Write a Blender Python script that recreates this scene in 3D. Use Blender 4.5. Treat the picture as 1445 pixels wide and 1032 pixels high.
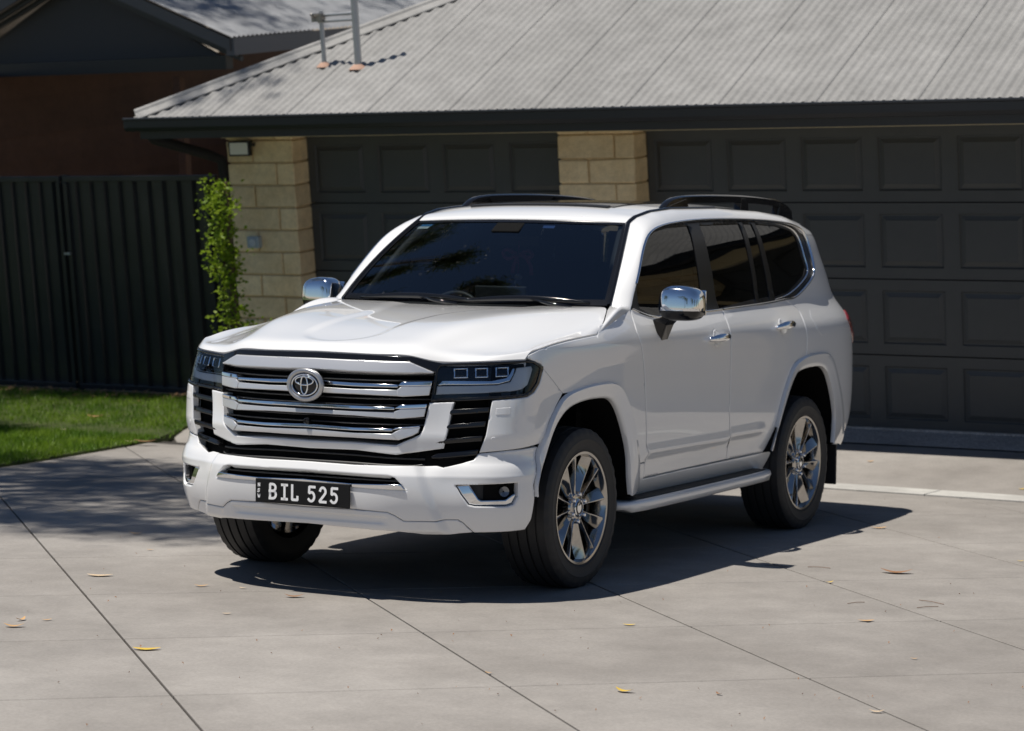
import bpy, bmesh, math, random
import numpy as np
from mathutils import Vector, Matrix
from mathutils.geometry import delaunay_2d_cdt
rng = random.Random(7)
nrng = np.random.default_rng(11)
for o in list(bpy.data.objects):
    bpy.data.objects.remove(o)
SC = bpy.context.scene
COL = SC.collection

# ------------------------------------------------------------------ camera
CAM = np.array([9.2365, -17.123, 3.6554])
CR = np.array([0.86331, 0.50151, -0.05648])
CU = np.array([-0.03193, 0.16598, 0.98561])
CF = np.array([-0.50367, 0.84908, -0.15931])
FPX = 3506.1
cam_d = bpy.data.cameras.new('camera')
cam = bpy.data.objects.new('camera', cam_d)
COL.objects.link(cam)
cam.matrix_world = Matrix((( *[CR[0], CU[0], -CF[0]], CAM[0]), (CR[1], CU[1], -CF[1], CAM[1]),
                           (CR[2], CU[2], -CF[2], CAM[2]), (0, 0, 0, 1)))
cam_d.sensor_width = 36
cam_d.lens = FPX / 1445 * 36
cam_d.clip_start = .1
cam_d.clip_end = 3000
cam_d.dof.use_dof = True
cam_d.dof.focus_distance = 10.9
cam_d.dof.aperture_fstop = 4.2
SC.camera = cam

# ------------------------------------------------------------------ sky, sun, exposure
KX, KY = .232, .155                       # metres the sunlight runs in x and y for each metre it falls
sun_el = math.atan2(1, math.hypot(KX, KY))
sun_az = math.atan2(-KX, -KY)            # bearing of the sun from +y, clockwise
W = bpy.data.worlds.new('World')
SC.world = W
W.use_nodes = True
nt = W.node_tree
sky = nt.nodes.new('ShaderNodeTexSky')
sky.sky_type = 'NISHITA'
sky.sun_disc = False
sky.sun_elevation = sun_el
sky.sun_rotation = sun_az
sky.air_density = 1.0
sky.dust_density = .0
sky.ozone_density = 3.5
sky.altitude = 1500
bgn = nt.nodes['Background']
bgn.inputs[1].default_value = .056
nt.links.new(sky.outputs[0], bgn.inputs[0])
sl = bpy.data.lights.new('sun', 'SUN')
sl.energy = 4.7
sl.angle = math.radians(.55)
sl.color = (1, .95, .87)
sun = bpy.data.objects.new('sun', sl)
COL.objects.link(sun)
sun.rotation_euler = Vector((KX, KY, -1)).to_track_quat('-Z', 'Y').to_euler()
sun.location = (0, 0, 30)
vs = SC.view_settings
vs.view_transform = 'Standard'
vs.look = 'None'
vs.exposure = 0.2
vs.gamma = 1

# ------------------------------------------------------------------ helpers: materials
MATS = {}
def mat(name, col=(.5, .5, .5), rough=.5, metal=0, coat=0, spec=.5, noise=None, bump=None, col2=None, nscale=8, emit=None, trans=None, croughness=.03):
    """Principled material; col2 + noise mixes two colours over object space, bump = (scale, strength)."""
    if name in MATS:
        return MATS[name]
    m = bpy.data.materials.new(name)
    m.use_nodes = True
    n = m.node_tree.nodes
    l = m.node_tree.links
    b = n['Principled BSDF']
    b.inputs['Base Color'].default_value = (*col, 1)
    b.inputs['Roughness'].default_value = rough
    b.inputs['Metallic'].default_value = metal
    b.inputs['Coat Weight'].default_value = coat
    b.inputs['Coat Roughness'].default_value = croughness
    b.inputs['Specular IOR Level'].default_value = spec
    tc = n.new('ShaderNodeTexCoord')
    if col2 is not None:
        tn = n.new('ShaderNodeTexNoise')
        tn.inputs['Scale'].default_value = nscale
        tn.inputs['Detail'].default_value = 6
        tn.inputs['Roughness'].default_value = .65
        l.new(tc.outputs['Object'], tn.inputs['Vector'])
        rp = n.new('ShaderNodeValToRGB')
        rp.color_ramp.elements[0].position = .35
        rp.color_ramp.elements[1].position = .65
        rp.color_ramp.elements[0].color = (*col, 1)
        rp.color_ramp.elements[1].color = (*col2, 1)
        l.new(tn.outputs[0], rp.inputs[0])
        l.new(rp.outputs[0], b.inputs['Base Color'])
    if bump:
        bn = n.new('ShaderNodeTexNoise')
        bn.inputs['Scale'].default_value = bump[0]
        bn.inputs['Detail'].default_value = 5
        l.new(tc.outputs['Object'], bn.inputs['Vector'])
        bp = n.new('ShaderNodeBump')
        bp.inputs['Strength'].default_value = bump[1]
        bp.inputs['Distance'].default_value = .01
        l.new(bn.outputs[0], bp.inputs['Height'])
        l.new(bp.outputs[0], b.inputs['Normal'])
    MATS[name] = m
    return m

def glass(name, tint, ior=1.5, rough=0.0):
    m = bpy.data.materials.new(name)
    m.use_nodes = True
    n = m.node_tree.nodes
    l = m.node_tree.links
    n.remove(n['Principled BSDF'])
    tr = n.new('ShaderNodeBsdfTransparent')
    tr.inputs[0].default_value = (*tint, 1)
    gl = n.new('ShaderNodeBsdfGlossy')
    gl.inputs['Roughness'].default_value = rough
    fr = n.new('ShaderNodeFresnel')
    fr.inputs[0].default_value = ior
    mx = n.new('ShaderNodeMixShader')
    l.new(fr.outputs[0], mx.inputs[0])
    l.new(tr.outputs[0], mx.inputs[1])
    l.new(gl.outputs[0], mx.inputs[2])
    l.new(mx.outputs[0], n['Material Output'].inputs[0])
    MATS[name] = m
    return m

# ------------------------------------------------------------------ helpers: objects
def tag(o, label=None, cat=None, group=None, kind=None):
    if label: o['label'] = label
    if cat: o['category'] = cat
    if group: o['group'] = group
    if kind: o['kind'] = kind
    return o

def empty(name, loc=(0, 0, 0), parent=None, matrix=None):
    o = bpy.data.objects.new(name, None)
    COL.objects.link(o)
    o.empty_display_size = .2
    if matrix is not None:
        o.matrix_world = matrix
    else:
        o.location = loc
    if parent: o.parent = parent
    return o

def mk(name, verts, faces, m, parent=None, smooth=False, normals=None, loc=None):
    me = bpy.data.meshes.new(name)
    me.from_pydata([tuple(map(float, v)) for v in verts], [], [tuple(int(i) for i in f) for f in faces])
    if smooth or normals is not None:
        me.shade_smooth()
    if normals is not None:
        me.normals_split_custom_set([tuple(map(float, n)) for n in normals])
    me.materials.append(m)
    me.update()
    o = bpy.data.objects.new(name, me)
    COL.objects.link(o)
    if parent: o.parent = parent
    if loc is not None: o.location = loc
    return o

class MB:
    """collects boxes, tubes, prisms ... for one mesh object"""
    def __init__(s): s.v, s.f = [], []
    def add(s, v, f):
        b = len(s.v); s.v += [tuple(map(float, p)) for p in v]; s.f += [tuple(b + int(i) for i in q) for q in f]; return s
    def box(s, c, d, rot=None, taper=1.0):
        hx, hy, hz = d[0] / 2, d[1] / 2, d[2] / 2
        P = [Vector((x * (taper if z > 0 else 1), y * (taper if z > 0 else 1), z)) for z in (-hz, hz) for x, y in ((-hx, -hy), (hx, -hy), (hx, hy), (-hx, hy))]
        if rot is not None: P = [rot @ p for p in P]
        return s.add([(p.x + c[0], p.y + c[1], p.z + c[2]) for p in P],
                     [(0, 3, 2, 1), (4, 5, 6, 7), (0, 1, 5, 4), (1, 2, 6, 5), (2, 3, 7, 6), (3, 0, 4, 7)])
    def tube(s, pts, r, seg=10, closed=False, cap=True, flat=1.0):
        pts = [Vector(p) for p in pts]
        n = len(pts)
        rr = r if hasattr(r, '__len__') else [r] * n
        vv, ff = [], []
        up = None
        for i, p in enumerate(pts):
            a = pts[(i - 1) % n] if (closed or i > 0) else p
            b = pts[(i + 1) % n] if (closed or i < n - 1) else p
            t = (b - a).normalized()
            if up is None:
                up = Vector((0, 0, 1)) if abs(t.z) < .9 else Vector((1, 0, 0))
            x = t.cross(up).normalized(); y = x.cross(t).normalized(); up = y
            for k in range(seg):
                an = 2 * math.pi * k / seg
                vv.append(p + x * math.cos(an) * rr[i] + y * math.sin(an) * rr[i] * flat)
        m = n if closed else n - 1
        for i in range(m):
            j = (i + 1) % n
            for k in range(seg):
                k2 = (k + 1) % seg
                ff.append((i * seg + k, i * seg + k2, j * seg + k2, j * seg + k))
        if cap and not closed:
            ff.append(tuple(range(seg - 1, -1, -1)))
            ff.append(tuple((n - 1) * seg + k for k in range(seg)))
        return s.add(vv, ff)
    def lathe(s, prof, seg=48, axis='x', c=(0, 0, 0), closed=False):
        """prof = [(along, radius)]"""
        vv, ff = [], []
        n = len(prof)
        for k in range(seg):
            a = 2 * math.pi * k / seg
            for (h, r) in prof:
                if axis == 'x': p = (h, r * math.cos(a), r * math.sin(a))
                elif axis == 'y': p = (r * math.sin(a), h, r * math.cos(a))
                else: p = (r * math.cos(a), r * math.sin(a), h)
                vv.append((p[0] + c[0], p[1] + c[1], p[2] + c[2]))
        m = n if closed else n - 1
        for k in range(seg):
            k2 = (k + 1) % seg
            for i in range(m):
                j = (i + 1) % n
                ff.append((k * n + i, k2 * n + i, k2 * n + j, k * n + j))
        return s.add(vv, ff)
    def prism(s, poly, z0, z1, fn=None):
        """poly of (a,b), extruded over c; fn maps (a,b,c)->xyz"""
        fn = fn or (lambda a, b, c: (a, b, c))
        n = len(poly)
        v = [fn(a, b, z0) for a, b in poly] + [fn(a, b, z1) for a, b in poly]
        f = [tuple(range(n - 1, -1, -1)), tuple(range(n, 2 * n))] + [(i, (i + 1) % n, n + (i + 1) % n, n + i) for i in range(n)]
        return s.add(v, f)
    def build(s, name, m, parent=None, smooth=False, bevel=0, seg=2, auto=None, recalc=True, loc=None):
        o = mk(name, s.v, s.f, m, parent, smooth, loc=loc)
        if recalc or bevel:
            bm = bmesh.new(); bm.from_mesh(o.data)
            if bevel:
                es = [e for e in bm.edges if len(e.link_faces) == 2 and e.calc_face_angle(0) > .5]
                bmesh.ops.bevel(bm, geom=es, offset=bevel, segments=seg, profile=.6, affect='EDGES', clamp_overlap=True)
            bmesh.ops.recalc_face_normals(bm, faces=bm.faces)
            bm.to_mesh(o.data); bm.free()
        if auto is not None:
            o.data.shade_smooth()
            o.data.set_sharp_from_angle(angle=math.radians(auto))
        return o

def copy_tree(o, parent=None):
    c = o.copy()
    COL.objects.link(c)
    c.parent = parent
    for ch in list(o.children):
        copy_tree(ch, c)
    return c

def smooth01(t):
    t = np.clip(t, 0, 1)
    return t * t * (3 - 2 * t)
# =================================================================== THE PLACE
# world: the garage wall is the plane y = 0, x runs along it, z = 0 is the garage floor
PN = (.00651, .12517, .99211)
def zdrive(x, y): return .67164 - (PN[0] * (x - 2.54047) + PN[1] * (y + 6.94866)) / PN[2]
YD = -1.66                                                       # foot of the slope
def zg(x, y):
    if y > YD: return 0.0
    if y < -21: return zdrive(x, -21)
    return zdrive(x, y)
def wray(px, py): return CF + CR * (px - 722.5) / FPX - CU * (py - 516) / FPX
def on_drive(px, py):
    d = wray(px, py); n = np.array(PN); t = ((np.array([2.54047, -6.94866, .67164]) - CAM) @ n) / (d @ n); return CAM + d * t
def on_y(px, py, y):
    d = wray(px, py); return CAM + d * ((y - CAM[1]) / d[1])

def pos_mat(name, cols, scales, rough=.85, bump=None, rnd=0, speck=None, stretch=(1, 1, 1)):
    """stone-like material in world space: two colours over broad noise, mottled by fine noise, a little tone per object"""
    m = bpy.data.materials.new(name); m.use_nodes = True
    n, l = m.node_tree.nodes, m.node_tree.links
    b = n['Principled BSDF']; b.inputs['Roughness'].default_value = rough; b.inputs['Specular IOR Level'].default_value = .3
    g = n.new('ShaderNodeNewGeometry'); mp = n.new('ShaderNodeMapping'); mp.inputs['Scale'].default_value = stretch
    l.new(g.outputs['Position'], mp.inputs[0])
    def noise(s, d=5, r=.6):
        t = n.new('ShaderNodeTexNoise'); t.inputs['Scale'].default_value = s; t.inputs['Detail'].default_value = d; t.inputs['Roughness'].default_value = r
        l.new(mp.outputs[0], t.inputs['Vector']); return t
    a = noise(scales[0], 4); rp = n.new('ShaderNodeValToRGB'); rp.color_ramp.elements[0].position = .34; rp.color_ramp.elements[1].position = .68
    rp.color_ramp.elements[0].color = (*cols[0], 1); rp.color_ramp.elements[1].color = (*cols[1], 1)
    l.new(a.outputs[0], rp.inputs[0]); out = rp.outputs[0]
    def mul(fac_lo, fac_hi, tex, pos=(.35, .65)):
        nonlocal out
        mr = n.new('ShaderNodeMapRange'); mr.inputs[1].default_value = pos[0]; mr.inputs[2].default_value = pos[1]; mr.inputs[3].default_value = fac_lo; mr.inputs[4].default_value = fac_hi
        l.new(tex, mr.inputs[0])
        mx = n.new('ShaderNodeMix'); mx.data_type = 'RGBA'; mx.blend_type = 'MULTIPLY'; mx.inputs[0].default_value = 1
        l.new(out, mx.inputs[6]); l.new(mr.outputs[0], mx.inputs[7]); out = mx.outputs[2]
    mul(.90, 1.10, noise(scales[1], 8, .7).outputs[0])
    mul(.93, 1.07, noise(scales[2], 3).outputs[0])
    if speck:
        v = n.new('ShaderNodeTexVoronoi'); v.inputs['Scale'].default_value = speck[0]; l.new(mp.outputs[0], v.inputs['Vector']); mul(speck[1], speck[2], v.outputs['Color'], (0, 1))
    if rnd:
        oi = n.new('ShaderNodeObjectInfo'); mul(1 - rnd, 1 + rnd, oi.outputs['Random'], (0, 1))
    l.new(out, b.inputs['Base Color'])
    if bump:
        bp = n.new('ShaderNodeBump'); bp.inputs['Strength'].default_value = bump[1]; bp.inputs['Distance'].default_value = .006
        l.new(noise(bump[0], 6).outputs[0], bp.inputs['Height']); l.new(bp.outputs[0], b.inputs['Normal'])
    MATS[name] = m
    return m

concrete = pos_mat('brushed_concrete', ((.215, .198, .181), (.298, .278, .257)), (.55, 3.2, 70), .82, bump=(140, .25), rnd=.035)
bedmat = pos_mat('joint_grime', ((.035, .031, .028), (.06, .054, .048)), (2, 9, 60), .95)
lightcon = pos_mat('pale_drain_concrete', ((.36, .35, .33), (.46, .45, .42)), (1.5, 7, 80), .85, bump=(120, .3), rnd=.06)
aggr = pos_mat('exposed_aggregate', ((.34, .32, .30), (.46, .43, .40)), (2, 12, 60), .85, speck=(160, .45, 1.7))
limest = pos_mat('limestone_block', ((.73, .56, .32), (.83, .68, .43)), (2.5, 14, 90), .9, bump=(60, .6), rnd=.10)
mortar = pos_mat('cream_mortar', ((.56, .41, .22), (.64, .48, .28)), (3, 20, 80), .95, bump=(90, .4))
roofm = pos_mat('weathered_roof_steel', ((.24, .236, .228), (.285, .28, .272)), (.5, 4, 30), .55, rnd=.02)
roofm2 = pos_mat('neighbour_roof_steel', ((.20, .205, .215), (.26, .265, .275)), (.5, 4, 30), .5)
charcoal = mat('charcoal_paint', (.014, .0155, .018), .38)
doorm = mat('garage_door_charcoal', (.050, .054, .055), .5, col2=(.058, .062, .062), nscale=3, bump=(40, .08))
creamp = mat('cream_lintel', (.80, .68, .42), .7)
earth = pos_mat('sandy_earth', ((.26, .22, .17), (.34, .29, .23)), (1, 5, 40), .95)
gatem = mat('gate_dark_steel', (.026, .028, .031), .24, col2=(.034, .035, .037), nscale=2)
boardm = pos_mat('brown_weatherboard', ((.075, .038, .022), (.105, .055, .032)), (1.2, 8, 40), .6, rnd=.12)
galv = mat('galvanised_steel', (.42, .43, .44), .42, metal=.85)
soilm = pos_mat('lawn_soil', ((.035, .05, .012), (.06, .075, .02)), (2, 8, 40), .95)

# ---- terrain under everything
ysec = [-260, -60, -21, -12, -6, YD, 0, 8, 60, 260]
xs_g = [-260, -40, -12, 0, 12, 40, 260]
V = [(x, y, (zg(min(max(x, -12), 12), y) if y < YD else 0) - .05) for y in ysec for x in xs_g]
F = [(j * 7 + i, j * 7 + i + 1, (j + 1) * 7 + i + 1, (j + 1) * 7 + i) for j in range(len(ysec) - 1) for i in range(6)]
tag(mk('ground', V, F, earth), kind='structure')

# ---- driveway: square saw-cut slabs laid on the diagonal
drv = mk('driveway', [(-4.2, -20.5, zdrive(-4.2, -20.5) - .014), (15, -20.5, zdrive(15, -20.5) - .014), (15, YD, zdrive(15, YD) - .014), (-4.2, YD, zdrive(-4.2, YD) - .014)], [(0, 1, 2, 3)], bedmat)
tag(drv, kind='structure')
pad = mk('garage_apron', [(-4.2, YD, -.014), (15, YD, -.014), (15, .6, -.014), (-4.2, .6, -.014)], [(0, 1, 2, 3)], bedmat)
tag(pad, kind='structure')
nA, nB = np.array([.678, .735]), np.array([.672, -.741])
MI = np.linalg.inv(np.stack([nA, nB]))
cA = [-15.9, -14.7, -13.5, -12.3, -11.1, -9.9, -8.7, -7.5, -6.28, -5.055, -3.80, -2.618, -1.467, -.202, 1.0, 2.2, 3.4, 4.6, 5.8, 7.0, 8.2, 9.4]
cB = [-3.1, -1.8, -.5, .8, 2.1, 3.4, 4.75, 6.11, 7.42, 8.69, 9.97, 11.25, 12.5, 13.8, 15.1, 16.4, 17.7, 19.0, 20.3, 21.6, 22.9]
def clip(poly, n, c):                                           # keep n.p <= c
    out = []
    for i in range(len(poly)):
        a, b = poly[i], poly[(i + 1) % len(poly)]; da, db = a @ n - c, b @ n - c
        if da <= 0: out.append(a)
        if (da < 0) != (db < 0) and abs(da - db) > 1e-9: out.append(a + (b - a) * da / (da - db))
    return out
def slab(poly, zf, parent, m=concrete, g=.0052, th=.0125):
    poly = np.array(poly)
    if len(poly) < 3: return
    ar = area2_(poly)
    if abs(ar) < .03: return
    if ar < 0: poly = poly[::-1]
    c = poly.mean(0); n = len(poly)
    def ins(d):
        k = []
        for i in range(n):
            p, q, r = poly[i - 1], poly[i], poly[(i + 1) % n]
            e1, e2 = (q - p) / (np.linalg.norm(q - p) + 1e-9), (r - q) / (np.linalg.norm(r - q) + 1e-9)
            n1, n2 = np.array([-e1[1], e1[0]]), np.array([-e2[1], e2[0]]); nn = n1 + n2; nn = nn / (np.linalg.norm(nn) + 1e-9)
            k.append(q + nn * d / max(.4, nn @ n1))
        return k
    o_, i_ = ins(g), ins(g + .003)
    v = [(p[0], p[1], zf(p[0], p[1]) - th) for p in o_] + [(p[0], p[1], zf(p[0], p[1]) - .0025) for p in o_] + [(p[0], p[1], zf(p[0], p[1])) for p in i_]
    f = [tuple(2 * n + i for i in range(n))]
    for i in range(n):
        j = (i + 1) % n; f += [(i, j, n + j, n + i), (n + i, n + j, 2 * n + j, 2 * n + i)]
    o = mk('concrete_slab', v, f, m, parent)
    return o
def area2_(p):
    p = np.asarray(p); q = np.roll(p, -1, 0); return (p[:, 0] * q[:, 1] - q[:, 0] * p[:, 1]).sum() / 2
for i in range(len(cA) - 1):
    for j in range(len(cB) - 1):
        cell = [MI @ np.array(q) for q in ((cA[i], cB[j]), (cA[i + 1], cB[j]), (cA[i + 1], cB[j + 1]), (cA[i], cB[j + 1]))]
        if max(p[0] for p in cell) < -3.6 or min(p[0] for p in cell) > 13 or max(p[1] for p in cell) < -19.5 or min(p[1] for p in cell) > YD: continue
        pl = [np.array(p) for p in cell]
        for nn, cc in (((0, 1), YD - .29), ((0, -1), 20.0), ((-1, 0), 4.0), ((1, 0), 14.5)):
            pl = clip(pl, np.array(nn), cc)
            if len(pl) < 3: break
        if len(pl) >= 3: slab(pl, zdrive, drv)
# apron slabs (level)
for xa in np.arange(-4.0, 13, 2.6):
    sk = .9
    slab([np.array(p) for p in ((xa + sk, YD + .02), (xa + 2.6 + sk, YD + .02), (xa + 2.6 - .4, -.28), (xa - .4, -.28))], lambda x, y: 0.0, pad)
# pale drain blocks across the foot of the slope
drain = empty('drain_channel', (4, YD - .13, .02)); tag(drain, 'pale concrete drain strip across the foot of the driveway', 'drain')
for k, xa in enumerate(np.arange(-1.9, 13.5, 1.05)):
    b = MB(); y0, y1 = YD - .30, YD + .01
    b.add([(x - 4, y - (YD - .13), zdrive(x, min(y, YD)) + dz - .02) for dz in (-.03, .012) for x, y in ((xa + .003, y0), (xa + 1.044, y0), (xa + 1.044, y1), (xa + .003, y1))],
          [(0, 3, 2, 1), (4, 5, 6, 7), (0, 1, 5, 4), (1, 2, 6, 5), (2, 3, 7, 6), (3, 0, 4, 7)])
    b.build('drain_block', lightcon, drain, bevel=.004)

# =================================================================== GARAGE
gar = empty('garage', (0, 0, 0)); tag(gar, 'limestone garage with grey corrugated hip roof and two dark panelled doors', 'garage')
XL0, XD1, XD1b, XD2, XD2b, XR0 = -3.63, -2.945, -.39, .29, 5.26, 6.1
WH = 2.47
b = MB()
for x0, x1 in ((XL0 + .02, XD1 - .015), (XD1b + .015, XD2 - .015), (XD2b + .015, XR0 - .02)):
    b.box(((x0 + x1) / 2, .115, WH / 2), (x1 - x0, .20, WH))
b.box((XL0 + .12, 3.5, WH / 2), (.2, 6.6, WH)); b.box((XR0 - .12, 3.5, WH / 2), (.2, 6.6, WH)); b.box((1.2, 6.9, WH / 2), (9.6, .2, WH))
b.build('wall_core', mortar, gar)
b = MB(); b.box((1.2, .06, 2.40), (9.7, .20, .14)); b.build('lintel', creamp, gar)
b = MB(); b.box((1.2, 3.4, .02), (9.4, 6.4, .02)); b.build('garage_floor', aggr, gar)
# limestone blocks, five rough variants
def block_mesh(L, k):
    r = random.Random(k)
    b = MB(); b.box((0, 0, 0), (L, .225, .178))
    me = bpy.data.meshes.new('limestone_block'); bm = bmesh.new()
    vs_ = [bm.verts.new(v) for v in b.v]
    for f in b.f: bm.faces.new([vs_[i] for i in f])
    bmesh.ops.bevel(bm, geom=list(bm.edges), offset=.007, segments=1, affect='EDGES')
    for v in bm.verts: v.co += Vector((r.uniform(-.004, .004), r.uniform(-.005, .003), r.uniform(-.004, .004)))
    bmesh.ops.recalc_face_normals(bm, faces=bm.faces)
    bm.to_mesh(me); bm.free(); me.materials.append(limest)
    return me
BM = {}
CH = .1915
for pi_, (x0, x1) in enumerate(((XL0, XD1), (XD1b, XD2), (XD2b, XR0))):
    wd = x1 - x0
    for r_ in range(13):
        z = .005 + CH * (r_ + .5)
        L1 = .265 if (r_ + pi_) % 2 else .50
        for a, L in ((x0, L1), (x0 + L1 + .013, wd - L1 - .013)):
            key = (round(L, 3), rng.randrange(3))
            if key not in BM: BM[key] = block_mesh(key[0] - .002, rng.randrange(999))
            o = bpy.data.objects.new('limestone_block', BM[key]); COL.objects.link(o); o.parent = gar
            o.location = (a + L / 2, .1125 - .004 * rng.random(), z); o.rotation_euler = (0, rng.uniform(-.004, .004), rng.choice((0, math.pi)) + rng.uniform(-.004, .004))
# sectional doors
def panel_mesh(w, h):
    me = bpy.data.meshes.new('door_panel'); V_, F_ = [], []
    lv = [(0, 0), (.012, -.0), (.022, .014), (.030, .014), (.055, .004), (.062, .0)]
    for (d, y) in lv:
        V_ += [(-w / 2 + d, y, -h / 2 + d), (w / 2 - d, y, -h / 2 + d), (w / 2 - d, y, h / 2 - d), (-w / 2 + d, y, h / 2 - d)]
    for k in range(len(lv) - 1):
        for i in range(4):
            j = (i + 1) % 4; F_.append((k * 4 + i, k * 4 + j, k * 4 + 4 + j, k * 4 + 4 + i))
    m_ = len(lv) - 1; F_.append(tuple(m_ * 4 + i for i in range(4)))
    me.from_pydata(V_, [], F_); me.materials.append(doorm); return me
pm = panel_mesh(.52, .43)
def garage_door(x0, x1, ncol, label):
    d = empty('garage_door', ((x0 + x1) / 2, .215, 0)); tag(d, label, 'garage door', 'panelled garage doors')
    w = x1 - x0
    for s_ in range(4):
        zc_ = .012 + .5775 * (s_ + .5)
        # section skin with openings for the pressed panels
        cw = w / ncol; pw, ph = .52, .43
        bx = MB(); Y = 0
        zs = [-.284, -ph / 2, ph / 2, .284]
        for k in range(ncol):
            xa = -w / 2 + cw * k; xs4 = [xa, xa + (cw - pw) / 2, xa + (cw + pw) / 2, xa + cw]
            for a in range(3):
                for c in range(3):
                    if a == 1 and c == 1: continue
                    bx.add([(xs4[a], Y, zs[c]), (xs4[a + 1], Y, zs[c]), (xs4[a + 1], Y, zs[c + 1]), (xs4[a], Y, zs[c + 1])], [(0, 1, 2, 3)])
        bx.add([(-w / 2, 0, .284), (w / 2, 0, .284), (w / 2, .04, .284), (-w / 2, .04, .284), (-w / 2, 0, -.284), (w / 2, 0, -.284), (w / 2, .04, -.284), (-w / 2, .04, -.284)], [(0, 1, 2, 3), (7, 6, 5, 4), (3, 2, 6, 7)])
        so = bx.build('door_section', doorm, d, recalc=False, loc=(0, 0, zc_))
        for k in range(ncol):
            o = bpy.data.objects.new('door_panel', pm); COL.objects.link(o); o.parent = so; o.location = (-w / 2 + cw * (k + .5), .0005, 0)
    b = MB(); b.box((0, .01, .012), (w, .03, .024)); b.build('bottom_seal', plast_, d)
    b = MB(); b.box((0, .06, 1.16), (w, .01, 2.32)); b.build('door_backing', charcoal, d)
    return d
plast_ = mat('black_rubber_seal', (.012, .012, .012), .7)
garage_door(XD1 + .004, XD1b - .004, 4, 'narrow dark panelled garage door between the two limestone pillars behind the car')
garage_door(XD2 + .004, XD2b - .004, 8, 'wide dark panelled garage door right of the middle limestone pillar')
tag(mk('threshold_strip', [(x, y, z) for x, y, z in ((XL0 - .3, -.26, .004), (XR0 + .3, -.26, .004), (XR0 + .3, .55, .022), (XL0 - .3, .55, .022))], [(0, 1, 2, 3)], aggr), kind='structure')

# ---- hip roof
EY, EZ, TP = -.80, 2.592, .42
HX = -3.92
def roofz(y): return EZ + TP * (y - EY)
def roof_sheet(x0, x1, parent, m, hip=HX, ridge=3.3, lap=0.0):
    per = .0762; n = int(round((x1 - x0) / per * 8))
    V_, F_ = [], []
    xs4 = np.linspace(x0, x1, n + 1); rows = 5
    for x in xs4:
        yt = min(ridge, x - hip + EY); yb = EY - .055
        yt = max(yt, yb + .001)
        for k in range(rows):
            y = yb + (yt - yb) * k / (rows - 1)
            V_.append((x, y, roofz(y) + .0085 * math.cos(2 * math.pi * (x - hip) / per) + lap * (x - x0) / (x1 - x0)))
    for i in range(n):
        for k in range(rows - 1): F_.append((i * rows + k, (i + 1) * rows + k, (i + 1) * rows + k + 1, i * rows + k + 1))
    return mk('roof_sheet', V_, F_, m, parent, smooth=True)
rf = MB(); rf.box((0, 0, 0), (.02, .02, .02))
roof = empty('roof', (0, 0, 0), gar)
for k in range(15):
    roof_sheet(HX + .762 * k, HX + .762 * (k + 1) + .02, roof, roofm, lap=.0035)
# far slopes, plain sheets
xe = HX + .762 * 15
mk('roof_sheet', [(HX, EY, EZ), (HX, 7.4, EZ), (HX + 4.1, 3.3, roofz(3.3)), ], [(0, 2, 1)], roofm, roof)
mk('roof_sheet', [(HX, 7.4, EZ), (xe, 7.4, EZ), (xe, 3.3, roofz(3.3)), (HX + 4.1, 3.3, roofz(3.3))], [(0, 1, 2, 3)], roofm, roof)
# hip and ridge capping
def cap_strip(a, b_, side):
    a, b_ = Vector(a), Vector(b_); d = (b_ - a).normalized(); s1, s2 = Vector(side[0]).normalized(), Vector(side[1]).normalized(); up = Vector((0, 0, 1))
    prof = [s1 * .135 - up * .004, s1 * .13 + up * .004, s1 * .035 + up * .012, s1 * .022 + up * .03, up * .036, s2 * .022 + up * .03, s2 * .035 + up * .012, s2 * .13 + up * .004, s2 * .135 - up * .004]
    V_ = [a + p for p in prof] + [b_ + p for p in prof]; n = len(prof)
    return mk('ridge_capping', V_, [(i, i + 1, n + i + 1, n + i) for i in range(n - 1)], roofm, roof, smooth=False)
h0 = Vector((HX - .02, EY - .02, EZ - .0)); h1 = Vector((HX + 4.1, 3.3, roofz(3.3)))
hd = (h1 - h0).normalized()
nf = Vector((0, -TP, 1)).normalized(); nl = Vector((-TP, 0, 1)).normalized()
cap_strip(h0 + Vector((0, 0, .012)), h1 + Vector((0, 0, .012)), (hd.cross(nf) , nl.cross(hd)))
cap_strip(h1 + Vector((0, 0, .012)), (xe, 3.3, roofz(3.3) + .012), ((0, -1, -TP), (0, 1, -TP)))
# gutter and fascia
b = MB()
prof = [(-.0, 2.570), (-.115, 2.578), (-.128, 2.573), (-.128, 2.560), (-.112, 2.553), (-.112, 2.495), (-.10, 2.465), (-.0, 2.455)]
n = len(prof)
for x in (HX - .065, xe): b.v += [(x, EY + y, z) for y, z in prof]
b.f = [(i, i + 1, n + i + 1, n + i) for i in range(n - 1)] + [tuple(range(n)), tuple(range(2 * n - 1, n - 1, -1))]
b.build('gutter', charcoal, gar)
b = MB(); b.box(((HX + xe) / 2, EY + .012, 2.475), (xe - HX - .02, .022, .165)); b.box((HX + .012, 3.2, 2.475), (.022, 7.5, .165)); b.build('fascia_board', charcoal, gar)
b = MB()
for y in (EY - .128,): b.box((HX - .032, 3.1, 2.515), (.065, 7.4, .10))
b.build('side_gutter', charcoal, gar)
b = MB(); b.box(((HX + xe) / 2, EY + .42, 2.485), (xe - HX - .06, .80, .012)); b.box((HX + .14, 3.2, 2.485), (.22, 6.6, .012)); b.build('soffit', mat('soffit_dark', (.03, .03, .03), .7), gar)
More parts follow.
